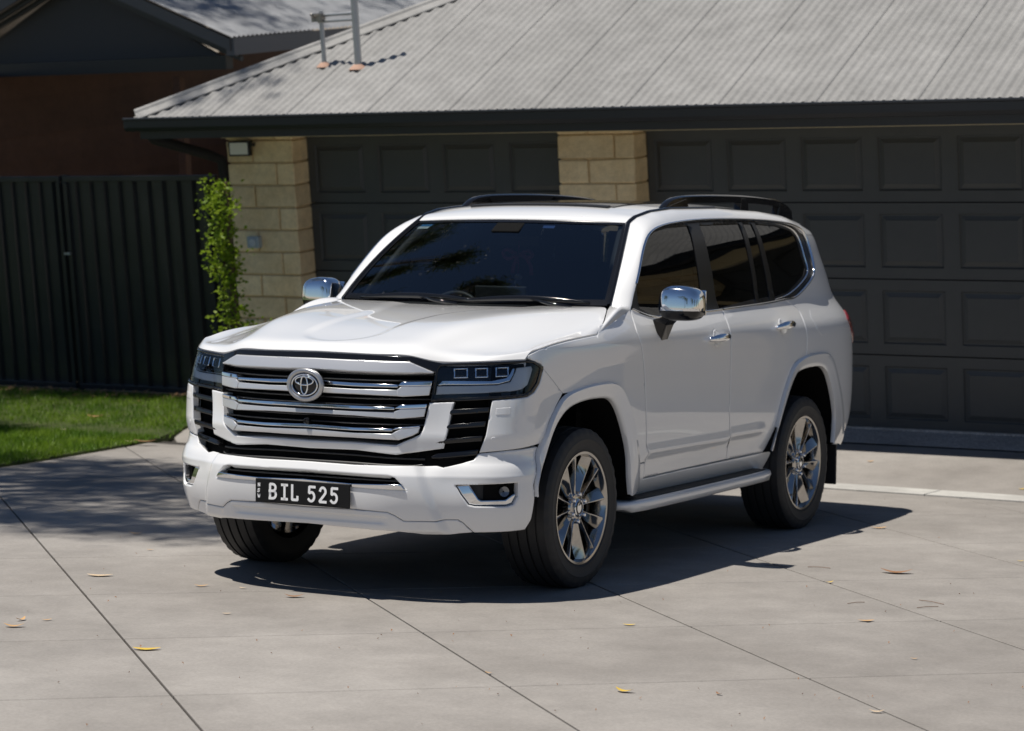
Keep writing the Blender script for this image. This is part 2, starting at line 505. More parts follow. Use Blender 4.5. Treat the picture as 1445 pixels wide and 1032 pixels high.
# things fixed to the garage
pl = on_y(337, 210, -.12)
fl = empty('flood_light', (pl[0], -.10, pl[2])); tag(fl, 'small square flood light with black frame under the eave on the limestone pillar', 'light')
b = MB(); b.box((0, 0, 0), (.215, .045, .13)); b.build('housing', charcoal, fl, bevel=.006)
b = MB(); b.box((0, -.023, 0), (.185, .006, .10)); b.build('lens', mat('flood_lens', (.88, .88, .84), .25, coat=.6), fl, bevel=.004)
b = MB(); b.box((0, .05, .05), (.12, .10, .015)); b.box((-.12, .02, .03), (.012, .05, .03)); b.box((.12, .02, .03), (.012, .05, .03)); b.build('bracket', charcoal, fl)
pb = on_y(359, 342, -.03)
bx_ = empty('outlet_box', (pb[0], -.028, pb[2])); tag(bx_, 'grey weatherproof outlet box on the limestone pillar', 'outlet')
b = MB(); b.box((0, 0, 0), (.125, .055, .10)); b.build('cover', mat('outlet_grey', (.34, .40, .45), .4), bx_, bevel=.012, seg=3)
b = MB(); b.lathe([(-.028, .032), (-.036, .030), (-.036, .018), (-.031, .016), (-.031, 0)], 24, 'y'); b.build('switch_ring', mat('outlet_pale', (.5, .55, .6), .35), bx_, auto=30)
dp = empty('downpipe', (-3.8, -.3, 2.3)); tag(dp, 'dark downpipe elbow running from the gutter to the pillar', 'pipe')
b = MB(); b.tube([(-.08, -.45, .16), (-.06, -.38, .08), (.05, .18, -.10), (.11, .30, -.16), (.11, .33, -.4), (.11, .33, -2.28)], .045, 10); b.build('pipe', mat('pipe_matt_black', (.012, .012, .013), .8), dp, smooth=True)
# mast on the roof
mt = empty('roof_mast', (-2.54, .21, 2.88)); tag(mt, 'galvanised two-post mast bracket standing on the grey roof', 'mast')
def on_roof(px, py):
    d = wray(px, py); t = (EZ + TP * (CAM[1] - EY) - CAM[2]) / (d[2] - TP * d[1]); return CAM + d * t
pA, pB = on_roof(458, 93), on_roof(506, 96)
mt.location = (-2.54, .21, 2.88)
zr = lambda y: roofz(y) - 2.88
for px_, y_, r_, top in ((pA[0], pA[1], .0195, 3.36), (pB[0], pB[1], .030, 4.3)):
    b = MB(); b.tube([(px_ + 2.54, y_ - .21, zr(y_) - .02), (px_ + 2.54, y_ - .21, top - 2.88)], r_, 14); b.build('post', galv, mt, auto=40)
    b = MB(); b.lathe([(zr(y_) - .01, r_ + .05), (zr(y_) + .012, r_ + .03), (zr(y_) + .03, r_ + .006)], 18, 'z', (px_ + 2.54, y_ - .21, 0)); b.build('base_flashing', mat('rusty_flashing', (.42, .26, .19), .8), mt, auto=40)
for zb in (3.325, 3.275):
    b = MB(); b.tube([(pA[0] + 2.54 - .03, pA[1] - .21, zb - 2.88), (pB[0] + 2.54, pB[1] - .21, zb - 2.88 + .008)], .014, 10); b.build('crossbar', galv, mt, auto=40)
b = MB(); b.box((pA[0] + 2.54 - .015, pA[1] - .23, .43), (.10, .07, .07)); b.tube([(pA[0] + 2.51, pA[1] - .26, .43), (pA[0] + 2.51, pA[1] - .32, .46)], .012, 8); b.build('clamp', mat('clamp_steel', (.25, .24, .22), .4, metal=.8), mt, bevel=.006)

# =================================================================== SIDE GATE
def gate(x0, x1, label, y=.30, z0=.03, z1=1.975, post=True):
    g = empty('steel_gate', ((x0 + x1) / 2, y, 0)); tag(g, label, 'gate', 'dark sheet steel gates')
    w = x1 - x0
    nsh = max(2, round(w / .80)); sw = (w - .06) / nsh
    for s_ in range(nsh):
        xa = -w / 2 + .03 + s_ * sw; P_ = []
        nr = round(sw / .163); p = sw / nr
        for r_ in range(nr):
            a = xa + r_ * p
            P_ += [(a, 0), (a + p * .50, 0), (a + p * .62, .036), (a + p * .90, .036)]
        P_.append((xa + sw, 0))
        V_ = [(x, yy, z) for z in (z0 + .04, z1 - .03) for x, yy in P_]; n = len(P_)
        mk('ribbed_sheet', V_, [(i, i + 1, n + i + 1, n + i) for i in range(n - 1)], gatem, g)
    for nm, c, d in (('top_rail', (0, -.005, z1 - .015), (w, .045, .05)), ('bottom_rail', (0, -.005, z0 + .02), (w, .045, .05)), ('stile', (-w / 2 + .02, -.004, (z0 + z1) / 2), (.04, .05, z1 - z0 - .1)), ('stile', (w / 2 - .02, -.004, (z0 + z1) / 2), (.04, .05, z1 - z0 - .1))):
        b = MB(); b.box(c, d); b.build(nm, gatem, g, bevel=.004)
    return g
g1 = gate(-5.71, -3.99, 'dark ribbed steel gate beside the climbing vine')
g2 = gate(-7.46, -5.755, 'dark ribbed steel gate with latch at the far end from the garage')
g3 = gate(-9.3, -7.5, 'dark ribbed steel fence panel at the lawn beyond the latched gate')
for k, x0 in enumerate((-11.2, -13.1, -15.0)):
    gate(x0, x0 + 1.85, ('dark ribbed steel fence panel one bay past the lawn panel', 'dark ribbed steel fence panel two bays past the lawn panel', 'last dark ribbed steel fence panel at the boundary')[k])
b = MB(); b.box((.8775 - .0025, .035, 1.0), (.075, .05, 1.98)); b.build('gap_filler', gatem, g2)  # added dark strip, closes the gap where sunlit ground showed between the leaves
b = MB(); lt = on_y(96, 358, .26); b.box((lt[0] + 5.71 + .8975, -.04, lt[2]), (.07, .03, .02)); b.build('latch', galv, g2)
# leaf litter along the gate foot
litm = mat('dry_leaf_litter', (.22, .12, .055), .85, col2=(.33, .20, .10), nscale=6)
V, F = [], []
for k in range(900):
    x, y = rng.uniform(-9, -4.0), .22 - abs(rng.gauss(0, .14)); a = rng.uniform(0, 6.28); L = rng.uniform(.02, .05); z = .012 + rng.random() * .03
    d = Vector((math.cos(a), math.sin(a), rng.uniform(-.3, .3))) * L; n_ = Vector((-math.sin(a), math.cos(a), rng.uniform(-.5, .5))) * L * .35; c = Vector((x, y, z)); k0 = len(V)
    V += [c - d, c + n_, c + d, c - n_]; F.append((k0, k0 + 1, k0 + 2, k0 + 3))
tag(mk('leaf_litter', V, F, litm), 'dry brown leaf litter along the foot of the gates', 'leaves', kind='stuff')

# =================================================================== LAWN
edge_l = [(-5.5, -16), (-4.0, -11), (-3.1, -8), (-2.72, -6), (-2.64, -5), (-2.68, -4.19), (-2.76, -3.66), (-2.88, -3.05), (-3.03, -2.35), (-3.20, -1.73), (-3.45, -1.1), (-3.62, -.5), (-3.7, .25)]
V, F = [], []
for i, (x, y) in enumerate(edge_l):
    zb = zdrive(max(x, -4), y) if y < YD else 0.0
    V += [(x, y, zb - .03), (x - .02, y, zb + .022), (-9, y, zb + .022), (-30, y, zb + .02)]
for i in range(len(edge_l) - 1):
    a, b_ = i * 4, i * 4 + 4
    F += [(a, b_, b_ + 1, a + 1), (a + 1, b_ + 1, b_ + 2, a + 2), (a + 2, b_ + 2, b_ + 3, a + 3)]
tag(mk('lawn', V, F, soilm), kind='structure')
NB = 90000
yy = nrng.uniform(-5.6, .12, NB); ex = np.interp(yy, [p[1] for p in edge_l], [p[0] for p in edge_l])
xx = ex - .01 - np.abs(nrng.uniform(0, 1, NB)) ** 1.1 * 6.6
zz = np.where(yy < YD, zdrive(np.maximum(xx, -4), yy), 0) + .015
az = nrng.uniform(0, 2 * np.pi, NB); hh = nrng.uniform(.025, .062, NB); lean = nrng.normal(0, .022, (NB, 2)); wd = nrng.uniform(.003, .006, NB)
dx, dy = np.cos(az) * wd, np.sin(az) * wd
Vg = np.empty((NB, 3, 3)); Vg[:, 0] = np.stack([xx - dx, yy - dy, zz], 1); Vg[:, 1] = np.stack([xx + dx, yy + dy, zz], 1); Vg[:, 2] = np.stack([xx + lean[:, 0], yy + lean[:, 1], zz + hh], 1)
me = bpy.data.meshes.new('grass'); me.vertices.add(NB * 3); me.vertices.foreach_set('co', Vg.ravel()); me.loops.add(NB * 3); me.loops.foreach_set('vertex_index', np.arange(NB * 3))
me.polygons.add(NB); me.polygons.foreach_set('loop_start', np.arange(0, NB * 3, 3)); me.polygons.foreach_set('loop_total', np.full(NB, 3)); me.update(); me.validate()
def leaf_mat(name, c1_, c2_, tr=.35, nscale=3, rough=.5):
    m = bpy.data.materials.new(name); m.use_nodes = True; n, l = m.node_tree.nodes, m.node_tree.links
    b = n['Principled BSDF']; b.inputs['Roughness'].default_value = rough; b.inputs['Specular IOR Level'].default_value = .35
    t = n.new('ShaderNodeTexNoise'); t.inputs['Scale'].default_value = nscale; t.inputs['Detail'].default_value = 4; g = n.new('ShaderNodeNewGeometry'); l.new(g.outputs['Position'], t.inputs['Vector'])
    rp = n.new('ShaderNodeValToRGB'); rp.color_ramp.elements[0].position = .36; rp.color_ramp.elements[1].position = .66; rp.color_ramp.elements[0].color = (*c1_, 1); rp.color_ramp.elements[1].color = (*c2_, 1)
    l.new(t.outputs[0], rp.inputs[0]); l.new(rp.outputs[0], b.inputs['Base Color'])
    ts = n.new('ShaderNodeBsdfTranslucent'); l.new(rp.outputs[0], ts.inputs[0]); mx = n.new('ShaderNodeMixShader'); mx.inputs[0].default_value = tr
    l.new(b.outputs[0], mx.inputs[1]); l.new(ts.outputs[0], mx.inputs[2]); l.new(mx.outputs[0], n['Material Output'].inputs[0]); MATS[name] = m; return m
grassm = leaf_mat('lawn_grass', (.085, .18, .013), (.19, .30, .025), .5, 2.5)
me.materials.append(grassm)
o = bpy.data.objects.new('grass', me); COL.objects.link(o); tag(o, 'short bright green lawn grass between the gates and the driveway', 'grass', kind='stuff')

# =================================================================== NEIGHBOUR'S CARPORT AND WALL
nb = empty('neighbour_carport', (-7.2, 3.0, 0)); tag(nb, 'dark gabled carport with grey corrugated roof and brown boarded wall behind the gates', 'carport')
YN = 3.0
def N3(px, py, y=YN): p = on_y(px, py, y); return Vector((p[0] + 7.2, p[1] - 3.0, p[2]))
Pc_ = N3(325, 85); Pt_ = N3(325, 52); Pr_ = N3(210, 0)
slope = (Pr_.z - Pt_.z) / (Pt_.x - Pr_.x)
xr = Pt_.x; zt_ = Pt_.z
xa_ = N3(93, 40).x                        # apex line
za_ = zt_ + slope * (xr - xa_)
xl_ = 2 * xa_ - xr
# gable board
gz = N3(100, 92).z
b = MB(); b.prism([(xl_ + .35, gz), (xr - .35, gz), (xr - .35, gz + .02), (xa_, za_ - .18), (xl_ + .35, gz + .02)], .30, .34, lambda a, c, d: (a, d, c)); b.build('gable_board', mat('gable_panel_grey', (.055, .056, .058), .7), nb)
b = MB(); b.box(((xl_ + xr) / 2, .29, gz - .04), (xr - xl_ - .5, .12, .14)); b.build('gable_beam', charcoal, nb)
for sgn in (1, -1):
    xe_ = xr if sgn > 0 else xl_
    for k, (dz, wdt, dyo) in enumerate(((-.02, .12, -.02), (-.14, .06, .06), (-.20, .05, .14))):
        b = MB(); b.prism([(xe_, zt_ + dz), (xa_, za_ + dz), (xa_, za_ + dz - wdt), (xe_, zt_ + dz - wdt)], dyo, dyo + .05, lambda a, c, d: (a, d, c)); b.build('barge_board', charcoal if k else mat('barge_grey', (.10, .10, .105), .5), nb)
    # roof sheets running from ridge to eave
    for s_ in range(10):
        y0 = -.06 + .762 * s_; V_, F_ = [], []; nn = 60
        for i in range(nn + 1):
            y = y0 + .772 * i / nn; dz = .0085 * math.cos(2 * math.pi * y / .0762)
            V_ += [(xe_ + sgn * .05, y, zt_ - slope * .05 + dz + .02), (xa_, y, za_ + dz + .02)]
        F_ = [(2 * i, 2 * i + 1, 2 * i + 3, 2 * i + 2) for i in range(nn)]
        if sgn < 0: F_ = [f[::-1] for f in F_]
        mk('roof_sheet', V_, F_, roofm2, nb, smooth=True)
    b = MB(); b.box((xe_ - sgn * .01, 3.7, zt_ - .10), (.10, 7.4, .17)); b.build('gutter', mat('gutter_grey', (.12, .122, .13), .45), nb)
# posts and far boarded wall
for px_ in (255,):
    q = N3(px_, 150, 3.4); b = MB(); b.box((q.x, .4, 1.35), (.09, .09, 2.7)); b.build('post', boardm, nb)
for k in range(20):
    z = .07 + .14 * k; b = MB()
    b.add([(xx_, yy_ - 3.0, zz_) for yy_ in (1.0, 26.0) for xx_, zz_ in ((-9.1 + 7.2 - .012, z - .07), (-9.1 + 7.2 + .022, z - .068), (-9.1 + 7.2 + .004, z + .078), (-9.1 + 7.2 - .012, z + .078))], [(0, 1, 2, 3), (7, 6, 5, 4), (0, 4, 5, 1), (1, 5, 6, 2), (2, 6, 7, 3), (3, 7, 4, 0)])
    b.build('weatherboard', boardm, nb)
for k in range(15):
    z = .07 + .14 * k; b = MB()
    b.add([(xx_, yy_ - 3.0, zz_) for xx_ in (-9.0 + 7.2, -4.6 + 7.2) for yy_, zz_ in ((9.0, z - .07), (8.97, z - .068), (8.99, z + .078), (9.0, z + .078))], [(0, 1, 2, 3), (7, 6, 5, 4), (0, 4, 5, 1), (1, 5, 6, 2), (2, 6, 7, 3), (3, 7, 4, 0)])
    b.build('weatherboard', boardm, nb)

# =================================================================== TREES (out of the picture, they shade the lawn and stand in the reflections)
barkm = mat('gum_bark', (.22, .19, .16), .85, col2=(.32, .29, .25), nscale=5)
leafm = leaf_mat('gum_leaves', (.045, .075, .022), (.09, .12, .04), .3, .8)
def tree(name, base, h, crowns, nleaf, label, seed, spread=1.0, lsize=.16):
    r = np.random.default_rng(seed); t = empty(name, base); tag(t, label, 'tree', 'gum trees round the driveway')
    b = MB(); top = np.array([c[:3] for c in crowns]).mean(0) - np.array(base)
    p0 = Vector((0, 0, -.1)); fork = Vector((top[0] * .35, top[1] * .35, h * .45))
    b.tube([p0, Vector((top[0] * .1, top[1] * .1, h * .2)), fork], [.24, .19, .15], 10)
    V_, F_ = [], []
    for (cx, cy, cz, rx, ry, rz) in crowns:
        c = Vector((cx - base[0], cy - base[1], cz - base[2]))
        b.tube([fork, fork.lerp(c, .5) + Vector((0, 0, .3)), c + Vector((0, 0, rz * .3))], [.11, .07, .02], 8)
        for k in range(7):
            q = c + Vector((r.normal(0, rx * .5), r.normal(0, ry * .5), r.normal(0, rz * .4))); b.tube([fork.lerp(c, .6), q], [.04, .01], 6)
    b.build('trunk', barkm, t, smooth=True)
    ncl = max(1, nleaf // 26)
    for k in range(ncl):
        cr = crowns[r.integers(len(crowns))]; d = r.normal(0, 1, 3); d /= np.linalg.norm(d); rad = r.uniform(.25, 1) ** .6
        c = np.array(cr[:3]) - base + d * rad * np.array(cr[3:])
        for j in range(26):
            p = c + r.normal(0, .30, 3) * [1.2, 1.2, .6] * spread; a = r.uniform(0, 6.28); e = r.uniform(-1.2, .2)
            u = np.array([math.cos(a) * math.cos(e), math.sin(a) * math.cos(e), math.sin(e)]) * lsize * r.uniform(.6, 1.3); w = np.cross(u, r.normal(0, 1, 3)); w = w / (np.linalg.norm(w) + 1e-9) * lsize * .17
            k0 = len(V_); V_ += [p, p + u * .5 + w, p + u, p + u * .5 - w]; F_.append((k0, k0 + 1, k0 + 2, k0 + 3))
    mk('crown', V_, F_, leafm, t)
    return t
def over(shades, z):                       # crowns that throw their shade on the given ground spots
    out = []
    for i, (x, y, rx, ry) in enumerate(shades):
        h = z + .9 * math.sin(i * 2.1); dz = h - max(0, zg(min(max(x, -4), 12), y)); out.append((x - KX * dz, y - KY * dz, h, rx, ry, .45 + .3 * min(rx, ry)))
    return out
tree('gum_tree', (-5.9, -8.9, zdrive(-4, -8.9)), 15, over([(-1.6, -3.7, 1.5, .55), (-2.6, -4.7, 1.6, .9), (-.9, -4.7, 1.4, .42), (-.2, -3.3, 1.0, .35), (.0, -6.3, 1.2, .35), (-1.0, -5.7, 1.6, .55), (-.6, -2.6, .8, .3)], 14), 11500, 'tall gum tree beside the lawn near the driveway edge', 3, .55, .17)
tree('gum_tree', (-11.5, -6.0, 0), 14, over([(-6.9, -1.6, 1.2, .7), (-7.8, -3.2, 1.8, 1.2), (-7.8, .4, 1.6, .7), (-5.5, .35, 1.4, .3), (-5.4, -2.0, .9, .3)], 14), 15000, 'broad gum tree at the far end of the lawn', 5, .6, .17)
tree('gum_tree', (-14.5, 1.0, 0), 15, over([(-8.2, 5.0, 1.8, 1.6), (-7.0, 7.0, 1.8, 1.6), (-9.4, 7.6, 1.8, 1.6), (-6.2, 4.2, 1.0, .8), (-3.2, .8, .7, .3)], 15), 12000, 'gum tree leaning over the neighbour carport', 8, 1.0, .19)
for k, (tx, ty) in enumerate(((30, 2.5), (33, -10.0), (31, -22))):
    tree('boundary_tree', (tx, ty, zg(12, ty)), 6, [(tx, ty, 3.2 + zg(12, ty), 2.2, 2.6, 2.6), (tx + .5, ty + 1, 5.4 + zg(12, ty), 2.0, 2.2, 1.8)], 6500, ('dense boundary tree beside the garage end', 'dense boundary tree halfway up the driveway', 'dense boundary tree near the driveway mouth')[k], 40 + k, 1.5, .30)
tree('street_tree', (-14, -33, 2.6), 9, [(-14, -33, 9, 4.5, 3.5, 3.5), (-10, -34, 8, 3, 3, 2.5)], 5200, 'leafy street tree across the road beyond the driveway mouth', 21, 1.6, .34)
tree('street_tree', (2, -38, 2.6), 9, [(2, -38, 10, 4, 4, 3.5), (6, -37, 8, 3, 3, 2.5)], 5200, 'round street tree straight across the road from the garage', 22, 1.6, .34)
tree('street_tree', (19, -30, 2.6), 9, [(19, -30, 8.5, 4, 4, 3.2), (23, -28, 8, 3.5, 3, 2.8)], 5200, 'street tree beyond the right side of the driveway', 23, 1.6, .34)

# =================================================================== VINE on the pillar
vq = on_y(324, 400, -.92)
vn = empty('climbing_vine', (vq[0], -.92, 0)); tag(vn, 'bright green climbing vine on a stake beside the limestone pillar', 'plant')
b = MB(); b.box((.02, .03, 1.02), (.022, .022, 2.04)); b.build('stake', mat('weathered_stake', (.16, .11, .07), .85), vn)
b = MB(); b.tube([(0.0, 0, -.02), (.03, .0, .4), (-.02, .01, .9), (.03, 0, 1.4), (0, .01, 2.0)], [.02, .016, .012, .009, .004], 8); b.build('stem', mat('vine_stem', (.12, .09, .05), .8), vn, smooth=True)
V, F = [], []
r = np.random.default_rng(4)
for k in range(520):
    z = r.uniform(.05, 2.05); w = np.interp(z, [0, .5, .9, 1.1, 1.25, 1.45, 2.05], [.26, .24, .20, .12, .08, .14, .12])
    c = np.array([r.normal(.02 - .02 * z + (.10 if z < .9 else 0), w * .55), r.normal(-.03, .055), z])
    if 1.02 < z < 1.17 and r.random() < .6: continue
    for j in range(r.integers(4, 8)):
        p = c + r.normal(0, .032, 3); a = r.uniform(0, 6.28); e = r.uniform(-.8, .6); L = r.uniform(.028, .05)
        u = np.array([math.cos(a) * math.cos(e), math.sin(a) * math.cos(e) - .35, math.sin(e)]); u = u / np.linalg.norm(u) * L; w_ = np.cross(u, r.normal(0, 1, 3)); w_ = w_ / (np.linalg.norm(w_) + 1e-9) * L * .36
        k0 = len(V); V += [p, p + u * .4 + w_, p + u, p + u * .4 - w_]; F.append((k0, k0 + 1, k0 + 2, k0 + 3))
o = mk('foliage', V, F, leaf_mat('vine_leaves', (.16, .26, .014), (.31, .42, .035), .45, 9), vn); tag(o, kind='stuff')
# =================================================================== THE CAR
# car space: x = car's left, y = rearward from the front axle, z = up from the ground
AX = np.array([0.9995, 0.02983, -0.01032]); AY = np.array([-0.03088, 0.99169, -0.12491]); AZ = np.array([0.00651, 0.12517, 0.99211])
CO = np.array([2.54047, -6.94866, 0.67164])
car = empty('parked_car', matrix=Matrix(((AX[0], AY[0], AZ[0], CO[0]), (AX[1], AY[1], AZ[1], CO[1]), (AX[2], AY[2], AZ[2], CO[2]), (0, 0, 0, 1))))
tag(car, 'white four-wheel-drive wagon with chrome barred grille parked on the driveway', 'car')
LB = np.stack([AX, AY, AZ])
cC, cR, cU, cF = LB @ (CAM - CO), LB @ CR, LB @ CU, LB @ CF
def pray(p):
    p = np.asarray(p, float)
    return cF + np.outer((p[..., 0] - 722.5) / FPX, cR).reshape(*p.shape[:-1], 3) - np.outer((p[..., 1] - 516) / FPX, cU).reshape(*p.shape[:-1], 3)
def pproj(P):
    D = P - cC
    d = D @ cF
    return np.stack([722.5 + FPX * (D @ cR) / d, 516 - FPX * (D @ cU) / d], -1), d
def onx(pts, x):
    d = pray(np.asarray(pts, float)); t = (x - cC[0]) / d[:, 0]; return cC + d * t[:, None]
def ony(pts, y):
    d = pray(np.asarray(pts, float)); t = (y - cC[1]) / d[:, 1]; return cC + d * t[:, None]
def crop(x0, y0, k, pts):            # photo detail coordinates -> photo pixels
    return [(x0 + k * a, y0 + k * b) for a, b in pts]
K = 280 / 1445
c1 = lambda *p: crop(240, 460, K, p)
c2 = lambda *p: crop(500, 460, K, p)
c3 = lambda *p: crop(240, 600, K, p)
c4 = lambda *p: crop(500, 600, K, p)
c7 = lambda *p: crop(860, 260, .2519, p)

class Spl:
    def __init__(s, t):
        t = np.asarray(t, float); n = len(t); s.t, s.n = t, n
        A = np.eye(n); B = np.zeros((n, n)); h = np.diff(t)
        for i in range(1, n - 1):
            A[i, i - 1:i + 2] = h[i - 1] / 6, (h[i - 1] + h[i]) / 3, h[i] / 6
            B[i, i - 1:i + 2] = 1 / h[i - 1], -1 / h[i - 1] - 1 / h[i], 1 / h[i]
        s.D = np.linalg.solve(A, B)
    def B(s, q):
        q = np.asarray(q, float); i = np.clip(np.searchsorted(s.t, q) - 1, 0, s.n - 2)
        h = s.t[i + 1] - s.t[i]; a = (s.t[i + 1] - q) / h; b = 1 - a
        Wm = np.zeros((len(q), s.n)); r = np.arange(len(q))
        Wm[r, i] += a; Wm[r, i + 1] += b
        return Wm + ((a ** 3 - a) * h * h / 6)[:, None] * s.D[i] + ((b ** 3 - b) * h * h / 6)[:, None] * s.D[i + 1]

class Surf:
    """tensor spline surface P(u,v); net[v][u] = xyz"""
    def __init__(s, tu, tv, net, disp=None, flip=1):
        s.su, s.sv, s.net, s.disp, s.flip = Spl(tu), Spl(tv), np.asarray(net, float), disp, flip
        s.cache = None
    def P0(s, u, v):
        return np.einsum('iv,vuk,iu->ik', s.sv.B(v), s.net, s.su.B(u))
    def N0(s, u, v, e=1e-3):
        a = s.P0(u + e, v) - s.P0(u - e, v); b = s.P0(u, v + e) - s.P0(u, v - e)
        n = np.cross(a, b) * s.flip
        return n / np.linalg.norm(n, axis=1)[:, None]
    def P(s, u, v):
        u, v = np.asarray(u, float), np.asarray(v, float)
        p = s.P0(u, v)
        if s.disp is not None:
            p = p + s.N0(u, v) * s.disp(u, v, p)[:, None]
        return p
    def N(s, u, v, e=2.5e-3):
        u, v = np.asarray(u, float), np.asarray(v, float)
        if s.disp is None: return s.N0(u, v)
        a = s.P(u + e, v) - s.P(u - e, v); b = s.P(u, v + e) - s.P(u, v - e)
        n = np.cross(a, b) * s.flip
        return n / np.linalg.norm(n, axis=1)[:, None]
    def pix(s, pts):
        """photo pixels -> (u,v) on the surface, nearest front-facing hit"""
        pts = np.asarray(pts, float)
        if s.cache is None:
            uu, vv = np.meshgrid(np.linspace(s.su.t[0], s.su.t[-1], 260), np.linspace(s.sv.t[0], s.sv.t[-1], 110))
            uu, vv = uu.ravel(), vv.ravel(); p = s.P0(uu, vv); n = s.N0(uu, vv)
            ok = np.einsum('ij,ij->i', n, cC - p) > .02 * np.linalg.norm(cC - p, axis=1)
            s.cache = (uu[ok], vv[ok], pproj(p[ok])[0])
        U, V, X = s.cache
        k = ((pts[:, None, :] - X[None]) ** 2).sum(-1).argmin(1)
        u, v = U[k].copy(), V[k].copy()
        for it in range(12):
            e = 1e-4
            r = pproj(s.P0(u, v))[0]
            ju = (pproj(s.P0(u + e, v))[0] - r) / e; jv = (pproj(s.P0(u, v + e))[0] - r) / e
            d = pts - r; det = ju[:, 0] * jv[:, 1] - ju[:, 1] * jv[:, 0]
            det = np.where(np.abs(det) < 1, np.sign(det + 1e-9), det)
            du = (d[:, 0] * jv[:, 1] - d[:, 1] * jv[:, 0]) / det; dv = (ju[:, 0] * d[:, 1] - ju[:, 1] * d[:, 0]) / det
            u = np.clip(u + np.clip(du, -.08, .08), s.su.t[0], s.su.t[-1]); v = np.clip(v + np.clip(dv, -.08, .08), s.sv.t[0], s.sv.t[-1])
        return np.stack([u, v], 1)

# ---- the wrap-around body side: stations along half the perimeter x height levels
ZL = [.28, .45, .60, .80, .95, 1.12, 1.19, 1.25, 1.33, 1.45, 1.60, 1.72, 1.80]
FR = {  # front stations 0..6 (x, y)
 .28: [(0, -.90), (.25, -.895), (.48, -.86), (.66, -.78), (.80, -.70), (.895, -.60), (.915, -.43)],
 .45: [(0, -.955), (.25, -.95), (.5, -.915), (.69, -.83), (.835, -.75), (.945, -.625), (.962, -.45)],
 .60: [(0, -.962), (.25, -.955), (.5, -.918), (.68, -.825), (.835, -.745), (.948, -.62), (.966, -.45)],
 .80: [(0, -.945), (.25, -.935), (.5, -.868), (.67, -.78), (.83, -.715), (.945, -.605), (.966, -.44)],
 .95: [(0, -.93), (.25, -.92), (.5, -.855), (.67, -.765), (.825, -.705), (.940, -.595), (.962, -.43)],
 1.12: [(0, -.885), (.25, -.875), (.5, -.82), (.67, -.735), (.82, -.655), (.92, -.547), (.947, -.41)],
 1.25: [(0, -.80), (.25, -.79), (.5, -.75), (.66, -.68), (.79, -.60), (.885, -.50), (.92, -.39)]}
SY = [-.20, .20, .8, 1.6, 2.4, 3.0, 3.4, 3.68]
RZ = dict(zip(ZL, [3.86, 3.96, 4.0, 4.0, 3.99, 3.97, 3.955, 3.93, 3.87, 3.815, 3.765, 3.735, 3.68]))      # rear end of the body at each level
SX = dict(zip(ZL, [.80, .910, .952, .969, .972, .970, .960, .931, .887, .858, .818, .776, .733]))
SF = [.99, 1.0, 1.0, 1.0, 1.0, .995, .984, .955]
net = []
for z in ZL:
    fr = FR.get(z, None)
    if z == 1.19: fr = [(a[0] * .5 + b[0] * .5, a[1] * .45 + b[1] * .55 - .008) for a, b in zip(FR[1.12], FR[1.25])]
    if fr is None:
        fr = [(x * SX[z] / SX[1.25], y + (z - 1.25) * .9) for x, y in FR[1.25]]
    row = [(x, y, z) for x, y in fr]
    dy = RZ[z] - 4.0
    row += [(SX[z] * f, y + (0 if y < 2.9 else dy * (y - 2.9) / .8), z) for y, f in zip(SY, SF)]
    row += [(SX[z] * a, RZ[z] + b, z) for a, b in ((.875, -.12), (.62, -.03), (.3, -.005), (0, 0))]
    net.append(row)
net = np.array(net)
zi = ZL.index(.95)
TS = np.concatenate([[0], np.cumsum(np.linalg.norm(np.diff(net[zi], axis=0), axis=1))])
S_SIDE = TS[7] - SY[0]                     # on the flank s = y + S_SIDE (roughly)
def shell_disp(u, v, p):
    d = np.zeros(len(u)); y = p[:, 1]; z = p[:, 2]
    # waist crease low on the doors
    zc = .565 + .012 * (y - 1.5)
    win = smooth01((y - .62) / .12) * smooth01((2.32 - y) / .15)
    d += win * (.011 * np.exp(-((z - zc - .045) / .022) ** 2) - .007 * np.exp(-((z - zc + .03) / .05) ** 2))
    # fender and rear quarter swell
    d += .012 * np.exp(-((y - 0.05) / .42) ** 2) * smooth01((z - .75) / .2) * smooth01((1.25 - z) / .2)
    d += .010 * np.exp(-((y - 2.95) / .5) ** 2) * smooth01((z - .8) / .15) * smooth01((1.28 - z) / .2)
    # centre of the lower bumper stands proud
    x = p[:, 0]
    ctr = smooth01(((.60 + (.60 - z) * .35) - np.abs(x)) / .05) * (y < -.6)
    d += .022 * ctr * smooth01((.665 - z) / .03) * smooth01((z - .30) / .05)
    d -= .026 * (y < -.35) * np.clip((z - .588) / .07, 0, 1) * smooth01((.78 - z) / .10)
    d -= .009 * (y < -.6) * smooth01((.44 - np.abs(x)) / .05) * np.clip((.404 - z) / .008, 0, 1) * np.clip((z - .362) / .014, 0, 1)
    # soft ridge across the bumper corner
    d += .012 * smooth01((np.abs(x) - .58) / .1) * (y < -.2) * np.exp(-((z - .635) / .05) ** 2)
    return d
SH = Surf(TS, ZL, net, shell_disp, flip=1)

